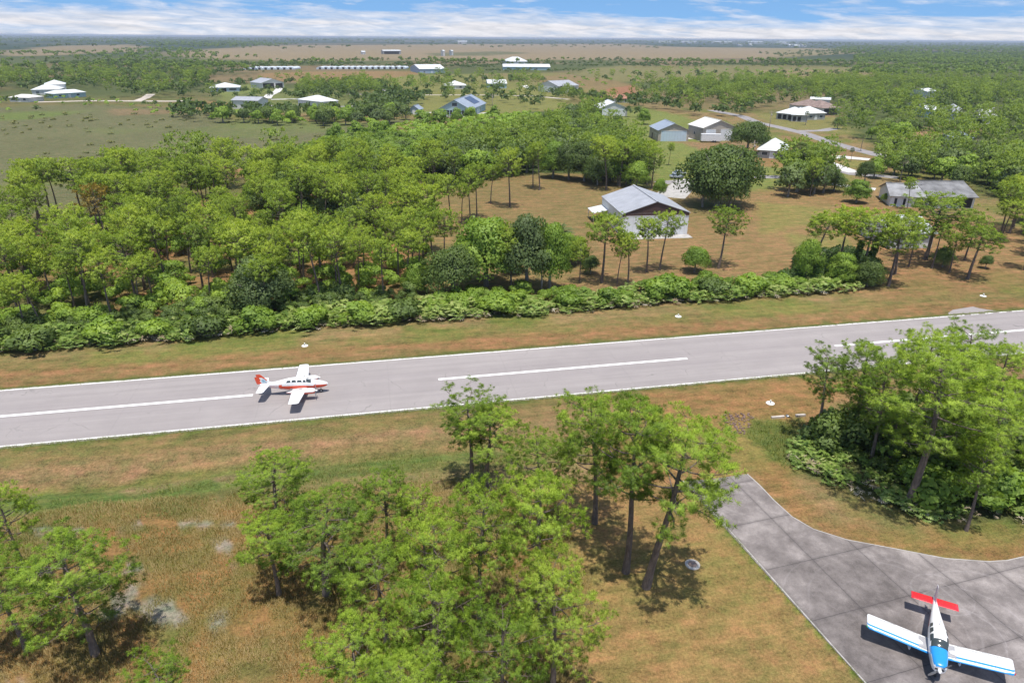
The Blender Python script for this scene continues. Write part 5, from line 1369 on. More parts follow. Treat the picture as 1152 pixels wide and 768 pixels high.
def gable(name, label, cat, org, yaw, w, d, he, hr, wall, roof, gable_mat=None, ridge='y', over=.4, front=(), left=(), right=(), group=None, lean=None, hip=0.0):
    """front = list of (kind, x0, x1, z0, z1[, material]) openings on that face"""
    root = empty(name, (org[0], org[1], 0), yaw); tag(root, label, cat, group)
    t = .25; m = MB()
    z0 = -.1
    # four walls butt-jointed
    m.box((w / 2, t / 2, (he + z0) / 2), (w, t, he - z0)); m.box((w / 2, d - t / 2, (he + z0) / 2), (w, t, he - z0))
    m.box((t / 2, d / 2, (he + z0) / 2), (t, d - 2 * t, he - z0)); m.box((w - t / 2, d / 2, (he + z0) / 2), (t, d - 2 * t, he - z0))
    m.build('wall', wall, root)
    gm = gable_mat or wall
    k = (hr - he)
    def tri(y, th, nm):
        g = MB(); 
        if ridge == 'y': pts = [(0, y, he), (w, y, he), (w / 2, y, hr - .05)]
        else: pts = [(y, d, he), (y, 0, he), (y, d / 2, hr - .05)]
        off = (0, th, 0) if ridge == 'y' else (th, 0, 0)
        vs = pts + [(p[0] + off[0], p[1] + off[1], p[2] + off[2]) for p in pts]
        g.add(vs, [[0, 1, 2], [5, 4, 3], [0, 3, 4, 1], [1, 4, 5, 2], [2, 5, 3, 0]], 0)
        g.build(nm, gm, root)
    R_ = MB(); th = .12
    if hip:
        hx = hip
        o = over; e = he + .02 - o * k / (w / 2 if ridge == 'y' else d / 2) * .5
        A = [(-o, -o, e), (w + o, -o, e), (w + o, d + o, e), (-o, d + o, e)]
        if ridge == 'x': r1, r2 = (min(hx, w / 2 - .1), d / 2, hr), (w - min(hx, w / 2 - .1), d / 2, hr); qs = [[A[0], A[1], r2, r1], [A[2], A[3], r1, r2], [A[1], A[2], r2], [A[3], A[0], r1]]
        else: r1, r2 = (w / 2, min(hx, d / 2 - .1), hr), (w / 2, d - min(hx, d / 2 - .1), hr); qs = [[A[3], A[0], r1, r2], [A[1], A[2], r2, r1], [A[0], A[1], r1], [A[2], A[3], r2]]
        vs = A + [r1, r2]
        vv = vs + [(p[0], p[1], p[2] - th) for p in vs]
        idx = {p: i for i, p in enumerate(vs)}
        fs = [[idx[p] for p in q] for q in qs] + [[idx[p] + 6 for p in reversed(q)] for q in qs] + [[i, i + 6, (i + 1) % 4 + 6, (i + 1) % 4] for i in range(4)]
        fs = [f if n < 8 else f[::-1] for n, f in enumerate(fs)]
        R_.add(vv, fs)
    else:
        if ridge == 'y':
            sl = k / (w / 2); o = over
            prof = [(-o, he - o * sl + .04), (w / 2, hr + .04), (w + o, he - o * sl + .04)]
            top = [(p[0], -o, p[1]) for p in prof] + [(p[0], d + o, p[1]) for p in prof]
        else:
            sl = k / (d / 2); o = over
            prof = [(-o, he - o * sl + .04), (d / 2, hr + .04), (d + o, he - o * sl + .04)]
            top = [(w + o, p[0], p[1]) for p in prof] + [(-o, p[0], p[1]) for p in prof]
        vs = top + [(p[0], p[1], p[2] - th) for p in top]
        R_.add(vs, [[0, 1, 4, 3], [1, 2, 5, 4], [6, 9, 10, 7], [7, 10, 11, 8], [0, 3, 9, 6], [2, 8, 11, 5], [0, 6, 7, 1], [1, 7, 8, 2], [3, 4, 10, 9], [4, 5, 11, 10]])
        tri(.0, t, 'gable'); tri((d if ridge == 'y' else w) - t, t, 'gable')
    ro = R_.build('roof', roof, root)
    if not hip:
        rc = MB()
        if ridge == 'y': rc.box((w / 2, d / 2, hr + .09), (.5, d + 2 * over + .05, .09))
        else: rc.box((w / 2, d / 2, hr + .09), (w + 2 * over + .05, .5, .09))
        rc.build('ridge_cap', roof, ro)
    # base slab strip / fascia
    def opening(face, it):
        kind, x0, x1, a0, a1 = it[:5]; mt = it[5] if len(it) > 5 else None
        def put(mb, x0, x1, a0, a1, off, th_):
            cx, cz = (x0 + x1) / 2, (a0 + a1) / 2
            if face == 'F': mb.box((cx, -off, cz), (x1 - x0, th_, a1 - a0))
            elif face == 'L': mb.box((-off, cx, cz), (th_, x1 - x0, a1 - a0))
            else: mb.box((w + off, cx, cz), (th_, x1 - x0, a1 - a0))
        if kind == 'door':
            p = MB(); put(p, x0, x1, a0, a1, .03, .1); o_ = p.build('door', mt or DOOR_W, root)
            f_ = MB()
            put(f_, x0 - .15, x0, a0, a1 + .15, .04, .16); put(f_, x1, x1 + .15, a0, a1 + .15, .04, .16); put(f_, x0, x1, a1, a1 + .15, .04, .16)
            f_.build('door_frame', TRIM, o_)
        elif kind == 'open':
            p = MB(); put(p, x0, x1, a0, a1, .012, .06); p.build('doorway', DARK, root)
        elif kind == 'win':
            p = MB(); put(p, x0, x1, a0, a1, .02, .08); o_ = p.build('window', GLASS, root)
            f_ = MB(); put(f_, x0 - .1, x0, a0 - .1, a1 + .1, .035, .12); put(f_, x1, x1 + .1, a0 - .1, a1 + .1, .035, .12); put(f_, x0, x1, a1, a1 + .1, .035, .12); put(f_, x0, x1, a0 - .1, a0, .035, .12)
            f_.build('window_frame', TRIM, o_)
    for it in front: opening('F', it)
    for it in left: opening('L', it)
    for it in right: opening('R', it)
    return root

# --- the near hangar with the brown gable
o, yaw, w, d = fit((700.6, 240.4), (775.6, 238.6), 5.0, back=(665.5, 221))
hA = gable('aircraft_hangar', 'large grey-roofed hangar with a dark brown gable over white doors, behind the pines', 'hangar', o, yaw, w, d, 5.0, 7.5, WALL_WHITE, ROOF_GREY, WALL_BROWN, 'y', .22,
      front=[('door', 1.0, w - 1.0, .02, 4.3, DOOR_W)], left=[('win', d * .3, d * .3 + 1.2, 1.2, 2.2), ('door', d * .6, d * .6 + 1, .02, 2.1)])
hang_org, hang_yaw, hang_w, hang_d = o, yaw, w, d
MB().box((w / 2, -.06, 4.66), (w, .1, .66)).build('gable_band', WALL_BROWN, hA)
lt = MB(); lt.slab([(-3.6, d - 6, 2.3), (-3.6, d - .3, 2.3), (-.05, d - .3, 3.0), (-.05, d - 6, 3.0)][::-1], .1)
lt.build('lean_to_roof', ROOF_WHITE, hA)
po = MB()
for y_ in (d - 5.8, d - .6): po.tube([(-3.4, y_, 0), (-3.4, y_, 2.25)], .07)
po.build('post', TRIM, hA)
sl_ = MB().box((w / 2, -1.6, -.02), (w + .4, 3.0, .14)).build('concrete_pad', CONC, hA)

o, yaw, w, d = fit((741, 146.5), (775.4, 146.5), 4.6, back=(724, 141.6))
gable('metal_building', 'blue-grey roofed beige hangar with a wide pale door, left of the cream-roofed hangar', 'hangar', o, yaw, w, d, 4.6, 7.3, WALL_BEIGE, ROOF_BLUE, None, 'y', .4,
      front=[('door', w * .10, w * .92, .02, 4.2, DOOR_B)], left=[('win', d * .25, d * .25 + 1.5, 1.6, 2.8), ('open', d * .6, d * .6 + 1.4, .02, 2.4)])
o, yaw, w, d = fit((791.5, 143.8), (828, 143.0), 5.6, back=(775, 139.6))
hE = gable('metal_building', 'cream-roofed tall beige hangar with a white trailer in front', 'hangar', o, yaw, w, d, 5.6, 8.5, WALL_BEIGE, ROOF_CREAM, None, 'y', .4,
      front=[('door', w * .10, w * .38, .02, 4.6, DOOR_W), ('door', w * .55, w * .88, .02, 4.6, DOOR_W)], left=[('win', d * .5, d * .5 + 1.3, 2, 3.2)])
o, yaw, w, d = fit((675.5, 121.5), (706, 121.5), 4.4, back=(666.5, 118.2))
gable('metal_building', 'white hangar with a broad white door, farther back than the blue-grey roofed one', 'hangar', o, yaw, w, d, 4.4, 7.4, WALL_GREY, ROOF_WHITEY, WALL_PALE, 'y', .4, front=[('door', w * .08, w * .92, .02, 4.0, DOOR_W)], left=[('win', d * .4, d * .4 + 1.5, 1.5, 2.8)])
# --- large teal house with porch
o, yaw, w, d = fit((494, 122), (529, 122.8), 4.2, back=(556, 117.6), side='R'); d *= 1.35
hG = gable('house', 'big pale teal house with a blue-grey metal roof and screened porch', 'house', o, yaw, w, d, 4.2, 8.8, WALL_TEAL, ROOF_BLUE, WALL_TEAL, 'y', .6,
      front=[('open', w * .06 + i * w * .095, w * .06 + i * w * .095 + w * .075, .5, 3.3) for i in range(8)] + [('win', w * .42, w * .58, 5.4, 7.2)], right=[('win', d * .2, d * .2 + 2, 1.2, 3), ('win', d * .6, d * .6 + 2, 1.2, 3), ('door', d * .42, d * .42 + 1.2, .1, 2.6)])
dk = MB().box((w / 2, -2.0, .2), (w + 3, 3.9, .4)); dk.build('porch_deck', CONC, hG)
rl = MB()
for i in range(10): rl.box((w * i / 9, -3.9, .9), (.12, .12, 1.0))
rl.box((w / 2, -3.9, 1.45), (w, .1, .1)); rl.build('railing', TRIM, hG)
so_ = MB().slab([(w * .56, d * .45, 0), (w * .93, d * .45, 0), (w * .93, d * .8, 0), (w * .56, d * .8, 0)], .06)
zz_ = lambda x_: 8.8 - (x_ - w / 2) * (8.8 - 4.2) / (w / 2) + .2
so_ = MB().slab([(w * .56, d * .45, zz_(w * .56)), (w * .90, d * .45, zz_(w * .90)), (w * .90, d * .8, zz_(w * .90)), (w * .56, d * .8, zz_(w * .56))], .05)
so_.build('solar_panel', SOLAR, hG)
# small ones by survey: (name, label, cat, FL, FR, depth, he, hr, wall, roof, ridge, hip, front)
def small(name, label, cat, fl, fr, d, he, hr, wall, roof, ridge='x', hip=0, fr_=None, gm=None, left=(), right=()):
    o, yaw, w, _ = fit(fl, fr, he, depth=d)
    fr_ = fr_ or [('win', w * .15, w * .15 + 2, 1.1, 2.3), ('door', w * .45, w * .45 + 1.3, .05, 2.3), ('win', w * .7, w * .7 + 2, 1.1, 2.3)]
    return gable(name, label, cat, o, yaw, w, d, he, hr, wall, roof, gm, ridge, .5, front=[(k[0], k[1] * w if k[1] < 1 else k[1], k[2] * w if k[2] <= 1 else k[2], *k[3:]) for k in fr_] if fr_ and fr_[0][1] < 1 else fr_, hip=hip, left=left, right=right)
small('shed', 'small blue garden shed left of the big teal house', 'shed', (460.5, 122.5), (471, 122.8), 7, 3.0, 4.8, WALL_BLUE, ROOF_BLUE, 'y', 0, [('door', .35, .65, .05, 2.3, TRIM)])
small('bungalow', 'white hip-roofed bungalow behind the teal house', 'house', (500, 96), (524, 96), 16, 3.2, 6.4, WALL_PALE, ROOF_WHITE, 'x', 11)
small('metal_building', 'teal building with a white metal roof on the yellow-green plot', 'house', (549, 94), (570, 94), 22, 4.0, 6.5, WALL_TEAL, ROOF_WHITE, 'x', 0, [('open', .1, .3, .1, 3.0), ('open', .36, .56, .1, 3.0), ('win', .7, .85, 1.2, 2.5)])
o, yaw, w, d = fit((605.5, 95.5), (628, 97.3), 5, back=(600, 92.3))
gable('metal_building', 'grey-white hangar half behind a tree on the tan plot', 'hangar', o, yaw, w, d, 5.2, 8.6, WALL_PALE, ROOF_GREY, None, 'y', .4, front=[('door', w * .2, w * .9, .05, 4.2, DOOR_W)])
small('shed', 'tiny white-roofed shed among trees right of the grey-white hangar', 'shed', (633.5, 97), (642, 97), 14, 4, 5.5, WALL_PALE, ROOF_WHITE)
small('house', 'long low house with a terracotta roof on bare red ground', 'house', (674, 110), (709, 111), 15, 2.8, 4.8, WALL_PALE, ROOF_TERRA, 'x', 6)
small('bungalow', 'white hip-roofed bungalow left of the open hangar', 'house', (236, 98.6), (269, 98.2), 20, 3.2, 6.2, WALL_BLUE, ROOF_WHITE, 'x', 13, [('win', .1, .25, .9, 2.4), ('open', .4, .55, .1, 2.6), ('win', .65, .9, .9, 2.4)])
small('metal_building', 'open-fronted hangar with a dark interior and grey roof', 'hangar', (294, 93.5), (319, 92.5), 20, 4.6, 7.6, WALL_PALE, ROOF_GREY, 'y', 0, [('open', .06, .55, .05, 4.2), ('open', .62, .94, .05, 3.8)])
small('metal_building', 'pale shed with a light grey roof half hidden by a dark tree', 'shed', (260.5, 112.5), (290, 113.2), 12, 5.0, 6.6, WALL_PALE, ROOF_GREYX, 'x', 0, [('win', .75, .85, 1.6, 2.8)])
small('house', 'house with a white and teal roof among dark trees beyond the marsh', 'house', (361, 114.5), (380, 113.2), 26, 3.4, 6.2, WALL_PALE, ROOF_WHITE, 'x', 5)
small('house', 'rambling white villa with a tall central roof at the far left', 'house', (35, 101), (66, 100.5), 20, 3.6, 6.2, WALL_PALE, ROOF_WHITE, 'x', 6)
small('house', 'upper white block with the highest roof of the far left villa', 'house', (50, 95), (73, 94.5), 16, 6.2, 8.8, WALL_PALE, ROOF_WHITE, 'x', 9)
small('house', 'low teal-walled wing right of the far left villa', 'house', (60, 105.5), (96, 103.5), 12, 3.2, 5.0, WALL_TEAL, ROOF_WHITE, 'x', 4)
small('shed', 'little tan-roofed shed at the very left of the far villa', 'shed', (10, 109.5), (32, 110), 12, 2.8, 4.4, WALL_PALE, ROOF_TERRA if False else ROOF_CREAM, 'x', 4)
small('villa', 'white villa of three linked hip roofs facing the road', 'house', (874, 126.5), (893, 128.5), 15, 3.4, 6.4, WALL_GREY, ROOF_WHITE, 'x', 7, [('open', .1, .3, .3, 2.6), ('open', .4, .6, .3, 2.6), ('open', .7, .9, .3, 2.6)])
small('villa', 'white hip roof wing in the middle of the roadside villa', 'house', (891, 128.8), (909, 129.5), 17, 3.6, 6.6, WALL_GREY, ROOF_WHITE, 'x', 8, [('open', .1, .3, .3, 2.6), ('open', .4, .6, .3, 2.6)])
small('villa', 'right-hand white wing of the roadside villa beside the brown roof', 'house', (908, 127.5), (929, 127), 14, 3.6, 6.6, WALL_GREY, ROOF_WHITE, 'x', 7)
small('house', 'brown-tiled garage house right behind the roadside villa', 'house', (925, 121.5), (946, 121.0), 20, 4.2, 7.6, WALL_PALE, ROOF_BROWN, 'x', 8, [('open', .12, .85, .1, 3.6)])
small('house', 'long brown-tiled roof left of the brown garage', 'house', (906, 119.8), (932, 119.4), 16, 3.6, 7.2, WALL_PALE, ROOF_BROWN, 'x', 8)
small('shed', 'white flat-roofed block farthest back behind the brown roof', 'shed', (912, 111.5), (934, 112.3), 12, 4.0, 4.9, WALL_PALE, ROOF_WHITE, 'x', 0)
small('house', 'pale blue-roofed house half hidden behind a dark spreading tree', 'house', (853, 168), (884, 170), 16, 3.0, 6.4, WALL_GREY, ROOF_BLUEX if False else ROOF_WHITE, 'x', 8)
o, yaw, w, d = fit((1046, 220.6), (1098, 221.0), 3.1, back=None, depth=15)
gable('long_house', 'long low house with a weathered dark grey roof, right of the clump', 'house', o, yaw, w, d, 3.1, 5.6, WALL_WHITE, ROOF_SHINGLE, None, 'x', .6, front=[('open', w * .02, w * .16, .1, 2.6), ('win', w * .3, w * .4, 1, 2.3), ('win', w * .5, w * .6, 1, 2.3), ('open', w * .7, w * .95, .1, 2.6)])
o2, yaw2, w2, _ = fit((1003, 219.5), (1041, 221.5), 2.9, depth=13)
gable('long_house', 'lighter grey left wing of the long house with white walls and two dark doors', 'house', o2, yaw2, w2, 12, 2.9, 5.0, WALL_WHITE, ROOF_SHINGLE if False else plain('roof_light_shingle', (.30, .30, .31), .9, var=.2, scale=.5), None, 'x', .5, front=[('door', w2 * .12, w2 * .20, .05, 2.2, DARK), ('door', w2 * .38, w2 * .46, .05, 2.2, DARK), ('open', w2 * .72, w2 * .97, .05, 2.3)])
o, yaw, w, d = fit((1004, 262.0), (1052, 261.5), 3.4, depth=13)
gable('workshop', 'white metal-roofed workshop behind the large spreading pine', 'workshop', o, yaw, w, 13, 3.4, 5.4, WALL_WHITE, ROOF_GREYX if False else plain('roof_pale_metal', (.58, .60, .63), .4, metal=.1, var=.06), None, 'x', .5, front=[('door', w * .1, w * .3, .05, 2.7), ('win', w * .5, w * .6, 1.2, 2.2), ('door', w * .7, w * .9, .05, 2.7)])
small('house', 'pale roof showing between dense pines at the right, leftmost of three', 'house', (1044, 123.5), (1057, 123.5), 12, 4.4, 6.2, WALL_TEAL, ROOF_WHITE)
small('house', 'grey-blue roof showing between dense pines at the right, middle of three', 'house', (1075, 126.5), (1088, 126.5), 16, 4.4, 8.2, WALL_PALE, ROOF_GREYX, 'x', 5)
small('house', 'white gabled end showing between dense pines at the right, last of three', 'house', (1092, 130), (1103, 131), 16, 4.4, 7.6, WALL_PALE, ROOF_WHITEY, 'y')
small('house', 'pale blue roof tucked in the right wood below the three roofs', 'house', (1078, 155), (1096, 155), 10, 4.0, 6.2, WALL_PALE, ROOF_BLUEX, 'x', 4)
small('shed', 'sliver of a white roof alone in the upper right wood', 'shed', (1043, 103), (1053, 102), 10, 9.2, 10.5, WALL_PALE, ROOF_WHITE)
small('house', 'small bluish house buried in trees behind the clearing', 'house', (612, 160.5), (636, 159), 10, 4.2, 6.6, WALL_PALE, ROOF_BLUEX, 'x', 0)
small('nursery_shed', 'long white-roofed nursery shed in the far strip', 'shed', (472, 77.8), (501, 77.6), 60, 5, 9, WALL_BLUE, ROOF_WHITE, 'x', 0)
small('farm_building', 'isolated long shed on the far brown prairie', 'shed', (431, 57.3), (451, 57.3), 26, 8, 10, WALL_GREY, ROOF_WHITE, 'x', 0, [('open', .05, .9, .2, 6)])
small('farm_building', 'long white roof in the far strip right of the nursery sheds', 'shed', (566, 75.3), (619, 75.6), 40, 4, 7, WALL_TEAL, ROOF_WHITE, 'x', 0)
small('farm_building', 'white farmhouse just above the long white roof in the far strip', 'house', (574, 69.3), (594, 69.3), 60, 6, 12, WALL_PALE, ROOF_WHITE, 'x', 9)
small('farm_building', 'tiny pale shed on the far prairie, left of centre', 'shed', (407, 58.5), (411, 58.5), 20, 6, 8, WALL_PALE, ROOF_WHITE)
small('farm_building', 'white water-tank sized hut on the far prairie right of the long shed', 'shed', (498.5, 57.5), (500.5, 57.5), 20, 11, 13, WALL_PALE, ROOF_WHITE)
small('farm_building', 'second small hut on the far prairie beside a green plot', 'shed', (508, 57.5), (510, 57.5), 20, 10, 12, WALL_PALE, ROOF_WHITE)
# rows of shade tunnels in the far strip
tun = None
x0 = 300
spots = [(278 + i * 7.0, 78.6 - i * .02) for i in range(8)] + [(360 + i * 6.6, 78.2 - i * .03) for i in range(15)]
for i, (px, py) in enumerate(spots):
    x_, y_ = G(px, py)
    if tun is None:
        tun = empty('greenhouse', (x_, y_, 0), 0)
        Wd, Ln, n_ = 9.5, 30, 10
        mb = MB()
        arc = [(-Wd / 2 * math.cos(PI * k / n_), 1.2 + 2.0 * math.sin(PI * k / n_)) for k in range(n_ + 1)]
        arc = [(arc[0][0], 0)] + arc + [(arc[-1][0], 0)]
        vs = [(a_, 0, b_) for a_, b_ in arc] + [(a_, Ln, b_) for a_, b_ in arc]; m_ = len(arc)
        mb.add(vs, [[k, k + 1, k + 1 + m_, k + m_][::-1] for k in range(m_ - 1)] + [list(range(m_)), list(range(2 * m_ - 1, m_ - 1, -1))], 0)
        mb.build('cover', plain('greenhouse_film', (.62, .67, .72), .5, var=.06), tun)
        MB().box((0, -.05, 1.2), (3, .12, 2.4)).build('door', DARK, tun)
        o = tun
    else: o = copy_tree(tun, (x_, y_, 0))
    tag(o, 'white arched greenhouse, one of a long row in the far green strip', 'greenhouse', 'row of greenhouses in the far strip')
# white town buildings near the horizon, right of centre
for i, (px, py, wd, hh) in enumerate([(748, 48.6, 120, 14), (775, 48.8, 160, 14), (812, 49.0, 200, 14), (850, 49.2, 150, 14), (880, 49.6, 120, 14), (890, 53.0, 24, 9), (897, 53.3, 30, 9), (905, 53.2, 22, 9), (833, 52.2, 22, 9), (845, 52.0, 18, 9), (520, 49.5, 60, 14)]):
    x_, y_ = G(px, py)
    gable('distant_building', ['wide white building on the horizon, first from the left', 'wide white building on the horizon, second from the left', 'widest white building on the horizon in the middle', 'white building on the horizon left of the last wide one', 'white building on the horizon nearest the dark grove', 'small white roof among dark trees below the horizon, left of three', 'small white roof among dark trees below the horizon, middle of three', 'small white roof among dark trees below the horizon, right of three', 'white speck of a building below the wide ones, left of two', 'white speck of a building below the wide ones, right of two', 'pale building on the horizon above the centre prairie'][i], 'building', (x_ - wd / 2, y_), 0, wd, 40, hh, hh + 4, WALL_PALE, ROOF_WHITE, None, 'x', 1, front=[('open', wd * .2, wd * .4, .5, hh * .5)])

# ------------------------------------------------------------------ poles, markers, trailer, small things
WOOD_P = bark('pole_wood', (.16, .12, .09), (.34, .28, .22))
METAL = plain('dull_metal', (.35, .36, .37), .4, metal=.7)
def utility_pole(px, py, h, label, rz=0):
    x, y = G(px, py); r = empty('utility_pole', (x, y, 0), rz)
    MB().tube([(0, 0, -.2), (0, 0, h)], [.17, .12], 8).build('pole', WOOD_P, r)
    MB().box((0, 0, h - .9), (2.4, .12, .14)).build('crossarm', WOOD_P, r)
    for dx in (-1.05, -.4, .4, 1.05): MB().tube([(dx, 0, h - .83), (dx, 0, h - .62)], [.05, .035], 6).build('insulator', plain('insulator_glass', (.5, .5, .52), .3), r)
    tb_ = MB().tube([(.28, 0, h - 2.3), (.28, 0, h - 1.5)], .2, 10); tb_.build('transformer', METAL, r)
    tag(r, label, 'utility pole')
utility_pole(843.5, 197.5, 11, 'wooden utility pole on the yellow-green lawn by the dark tree', .3)
utility_pole(864.5, 150, 10, 'wooden utility pole beside the far road')
utility_pole(554, 129, 11, 'thin pole right in front of the teal house', .2)
x, y = G(609, 331); sn = empty('dead_tree', (x, y, 0)); tag(sn, 'bleached bare snag standing in the palmetto hedge', 'dead tree')
MB().tube([(0, 0, 0), (.05, 0, 2), (-.02, .04, 4), (.06, 0, 5.9)], [.20, .16, .12, .05], 8).build('trunk', BARK_G, sn)
for q, (a, z_, L) in enumerate([(0.3, 3.2, .7), (2.5, 3.9, .6), (4.4, 4.6, .5), (1.2, 5.0, .4)]):
    MB().tube([(0, 0, z_), (math.cos(a) * L, math.sin(a) * L, z_ + L * .5)], [.06, .015], 5).build('branch', BARK_G, sn)
# vine-wrapped trunks
for px, py, h, lab in [(913, 320, 6.0, 'trunk wrapped in dark vines, left of three in the clump'), (957, 312, 7.0, 'trunk wrapped in dark vines, middle of three in the clump'), (974, 312, 8.0, 'trunk wrapped in dark vines, right of three in the clump')]:
    x, y = G(px, py); r = empty('vine_covered_trunk', (x, y, 0)); tag(r, lab, 'tree trunk')
    MB().tube([(0, 0, 0), (.3, 0, h * .5), (.7, 0, h)], [.22, .18, .1], 8).build('trunk', BARK, r)
    rg = np.random.default_rng(int(px)); n = 900; q = rg.uniform(0, 1, n); a = rg.uniform(0, 6.28, n); rr = (1.0 - .45 * q) * rg.uniform(.5, 1, n) * .9
    c = np.column_stack([.7 * q ** 1.6 + np.cos(a) * rr, np.sin(a) * rr, q * h]); e = unit(rg.normal(size=(n, 3))); f_ = unit(np.cross(e, rg.normal(size=(n, 3)))); s_ = rg.uniform(.16, .3, (n, 1))
    V = np.stack([c - e * s_, c + f_ * s_ * .7, c + e * s_, c - f_ * s_ * .7], 1).reshape(-1, 3)
    obj_of('vines', make_mesh('vines', V, np.arange(n * 4).reshape(-1, 4), [VINE], None, False, np.repeat(rg.uniform(.1, .8, n), 4)), r)

PADW = plain('white_pad', (.78, .78, .76), .6)
LAMP = plain('lamp_lens', (.75, .74, .66), .2)
def marker(px, py, label, r=.55):
    x, y = G(px, py); z = float(ground_z(np.array([x]), np.array([y]))[0])
    o = empty('runway_light', (x, y, z)); tag(o, label, 'runway light')
    MB().disc((0, 0, -.05), r, .10, 20).build('base_pad', PADW, o)
    MB().tube([(0, 0, .05), (0, 0, .30)], [.07, .06], 8).build('stem', METAL, o)
    MB().tube([(0, 0, .30), (0, 0, .36), (0, 0, .46), (0, 0, .50)], [.09, .10, .08, .02], 10).build('lens', LAMP, o)
marker(343, 389, 'runway edge light on a white pad in the grass above the moving airplane', .45)
marker(763, 356, 'runway edge light on a white pad near the palmetto hedge', .5)
marker(1106, 333, 'runway edge light on a white pad near the turnoff at far right', .5)
marker(866.5, 453.5, 'runway edge light on a white pad above the culvert rocks', .5)
# concrete lid in the lawn
x, y = G(779, 635); mh = empty('manhole', (x, y, 0)); tag(mh, 'round concrete manhole in the lawn beside the leaning pine', 'manhole')
MB().disc((0, 0, -.05), .62, .12, 28).build('collar', CONC, mh)
MB().disc((0, 0, .075), .36, .03, 24).build('lid', plain('rusty_lid', (.26, .19, .16), .8, var=.2, scale=4), mh)
lp = MB().tube([(-.08, 0, .105), (-.04, 0, .15), (.04, 0, .15), (.08, 0, .105)], .012, 5); lp.build('handle', METAL, mh)
# culvert and riprap
ROCK = plain('riprap_stone', (.22, .145, .12), .9, var=.25, scale=3)
pts = scatter([(810, 468), (826, 464), (848, 465), (846, 474), (836, 490), (824, 488)], .42, rngw)
ST = []
for i in range(3):
    rg = np.random.default_rng(40 + i); v = unit(rg.normal(size=(14, 3))) * rg.uniform(.7, 1.1, (14, 1)) * [.22, .17, .12]
    import bmesh
    bm = bmesh.new(); [bm.verts.new(p) for p in v]; bmesh.ops.convex_hull(bm, input=bm.verts); bmesh.ops.triangulate(bm, faces=bm.faces); bm.verts.ensure_lookup_table(); bm.verts.index_update()
    ST.append((np.array([list(q.co) for q in bm.verts]), np.array([[w_.index for w_ in f_.verts] for f_ in bm.faces]), np.zeros(len(bm.verts)))); bm.free()
n = len(pts); pts2 = np.vstack([pts, pts + rngw.uniform(-.2, .2, pts.shape)]); n = len(pts2)
V, F, T, NN_ = tile(ST, np.column_stack([pts2, ground_z(pts2[:, 0], pts2[:, 1]) + rngw.uniform(0, .08, n)]), rngw.uniform(.45, 1.0, n), rngw.uniform(0, 6, n), rngw.integers(3, size=n), np.zeros(n))
tag(obj_of('riprap', make_mesh('riprap', V, F, [ROCK])), 'patch of reddish broken rocks at the ditch end', 'rocks', kind='stuff')
a = G(868, 468.5); b = G(906, 465.5); L_ = math.dist(a, b)
cv = empty('culvert_headwall', (*a, -.28), math.atan2(b[1] - a[1], b[0] - a[0])); tag(cv, 'low weathered concrete culvert edge beside the rocks', 'culvert')
MB().box((L_ * .19, 0, .1), (L_ * .38, .25, .34)).box((L_ * .86, 0, .1), (L_ * .28, .28, .34)).build('headwall', plain('pale_headwall', (.55, .49, .45), .9, var=.2), cv)
MB().tube([(L_ * .5, -.12, .0), (L_ * .5, .3, .0)], .24, 12).build('pipe', METAL, cv)

# white box trailer before the cream hangar
a = G(788.5, 160.4); b = G(810.5, 160.8); L_ = math.dist(a, b)
tr = empty('cargo_trailer', (*a, 0), math.atan2(b[1] - a[1], b[0] - a[0])); tag(tr, 'long white box trailer parked before the cream-roofed hangar', 'trailer')
MB().box((L_ / 2, 1.25, 2.0), (L_, 2.5, 2.7)).build('body', plain('trailer_white', (.78, .80, .82), .45), tr)
MB().box((L_ / 2, 1.25, 3.39), (L_ + .06, 2.56, .07)).build('roof_panel', plain('trailer_roof', (.70, .72, .74), .5), tr)
MB().box((L_ / 2, 1.25, .58), (L_, 2.2, .12)).build('chassis', METAL, tr)
for dx in (.62, .72):
    for yy in (.1, 2.4):
        wh = MB().tube([(L_ * dx, yy - .12, .45), (L_ * dx, yy + .12, .45)], .45, 16).build('wheel', plain('tyre_rubber', (.03, .03, .03), .8), tr)
MB().tube([(0, 1.25, .58), (-1.6, 1.25, .55)], .07, 6).build('drawbar', METAL, tr)

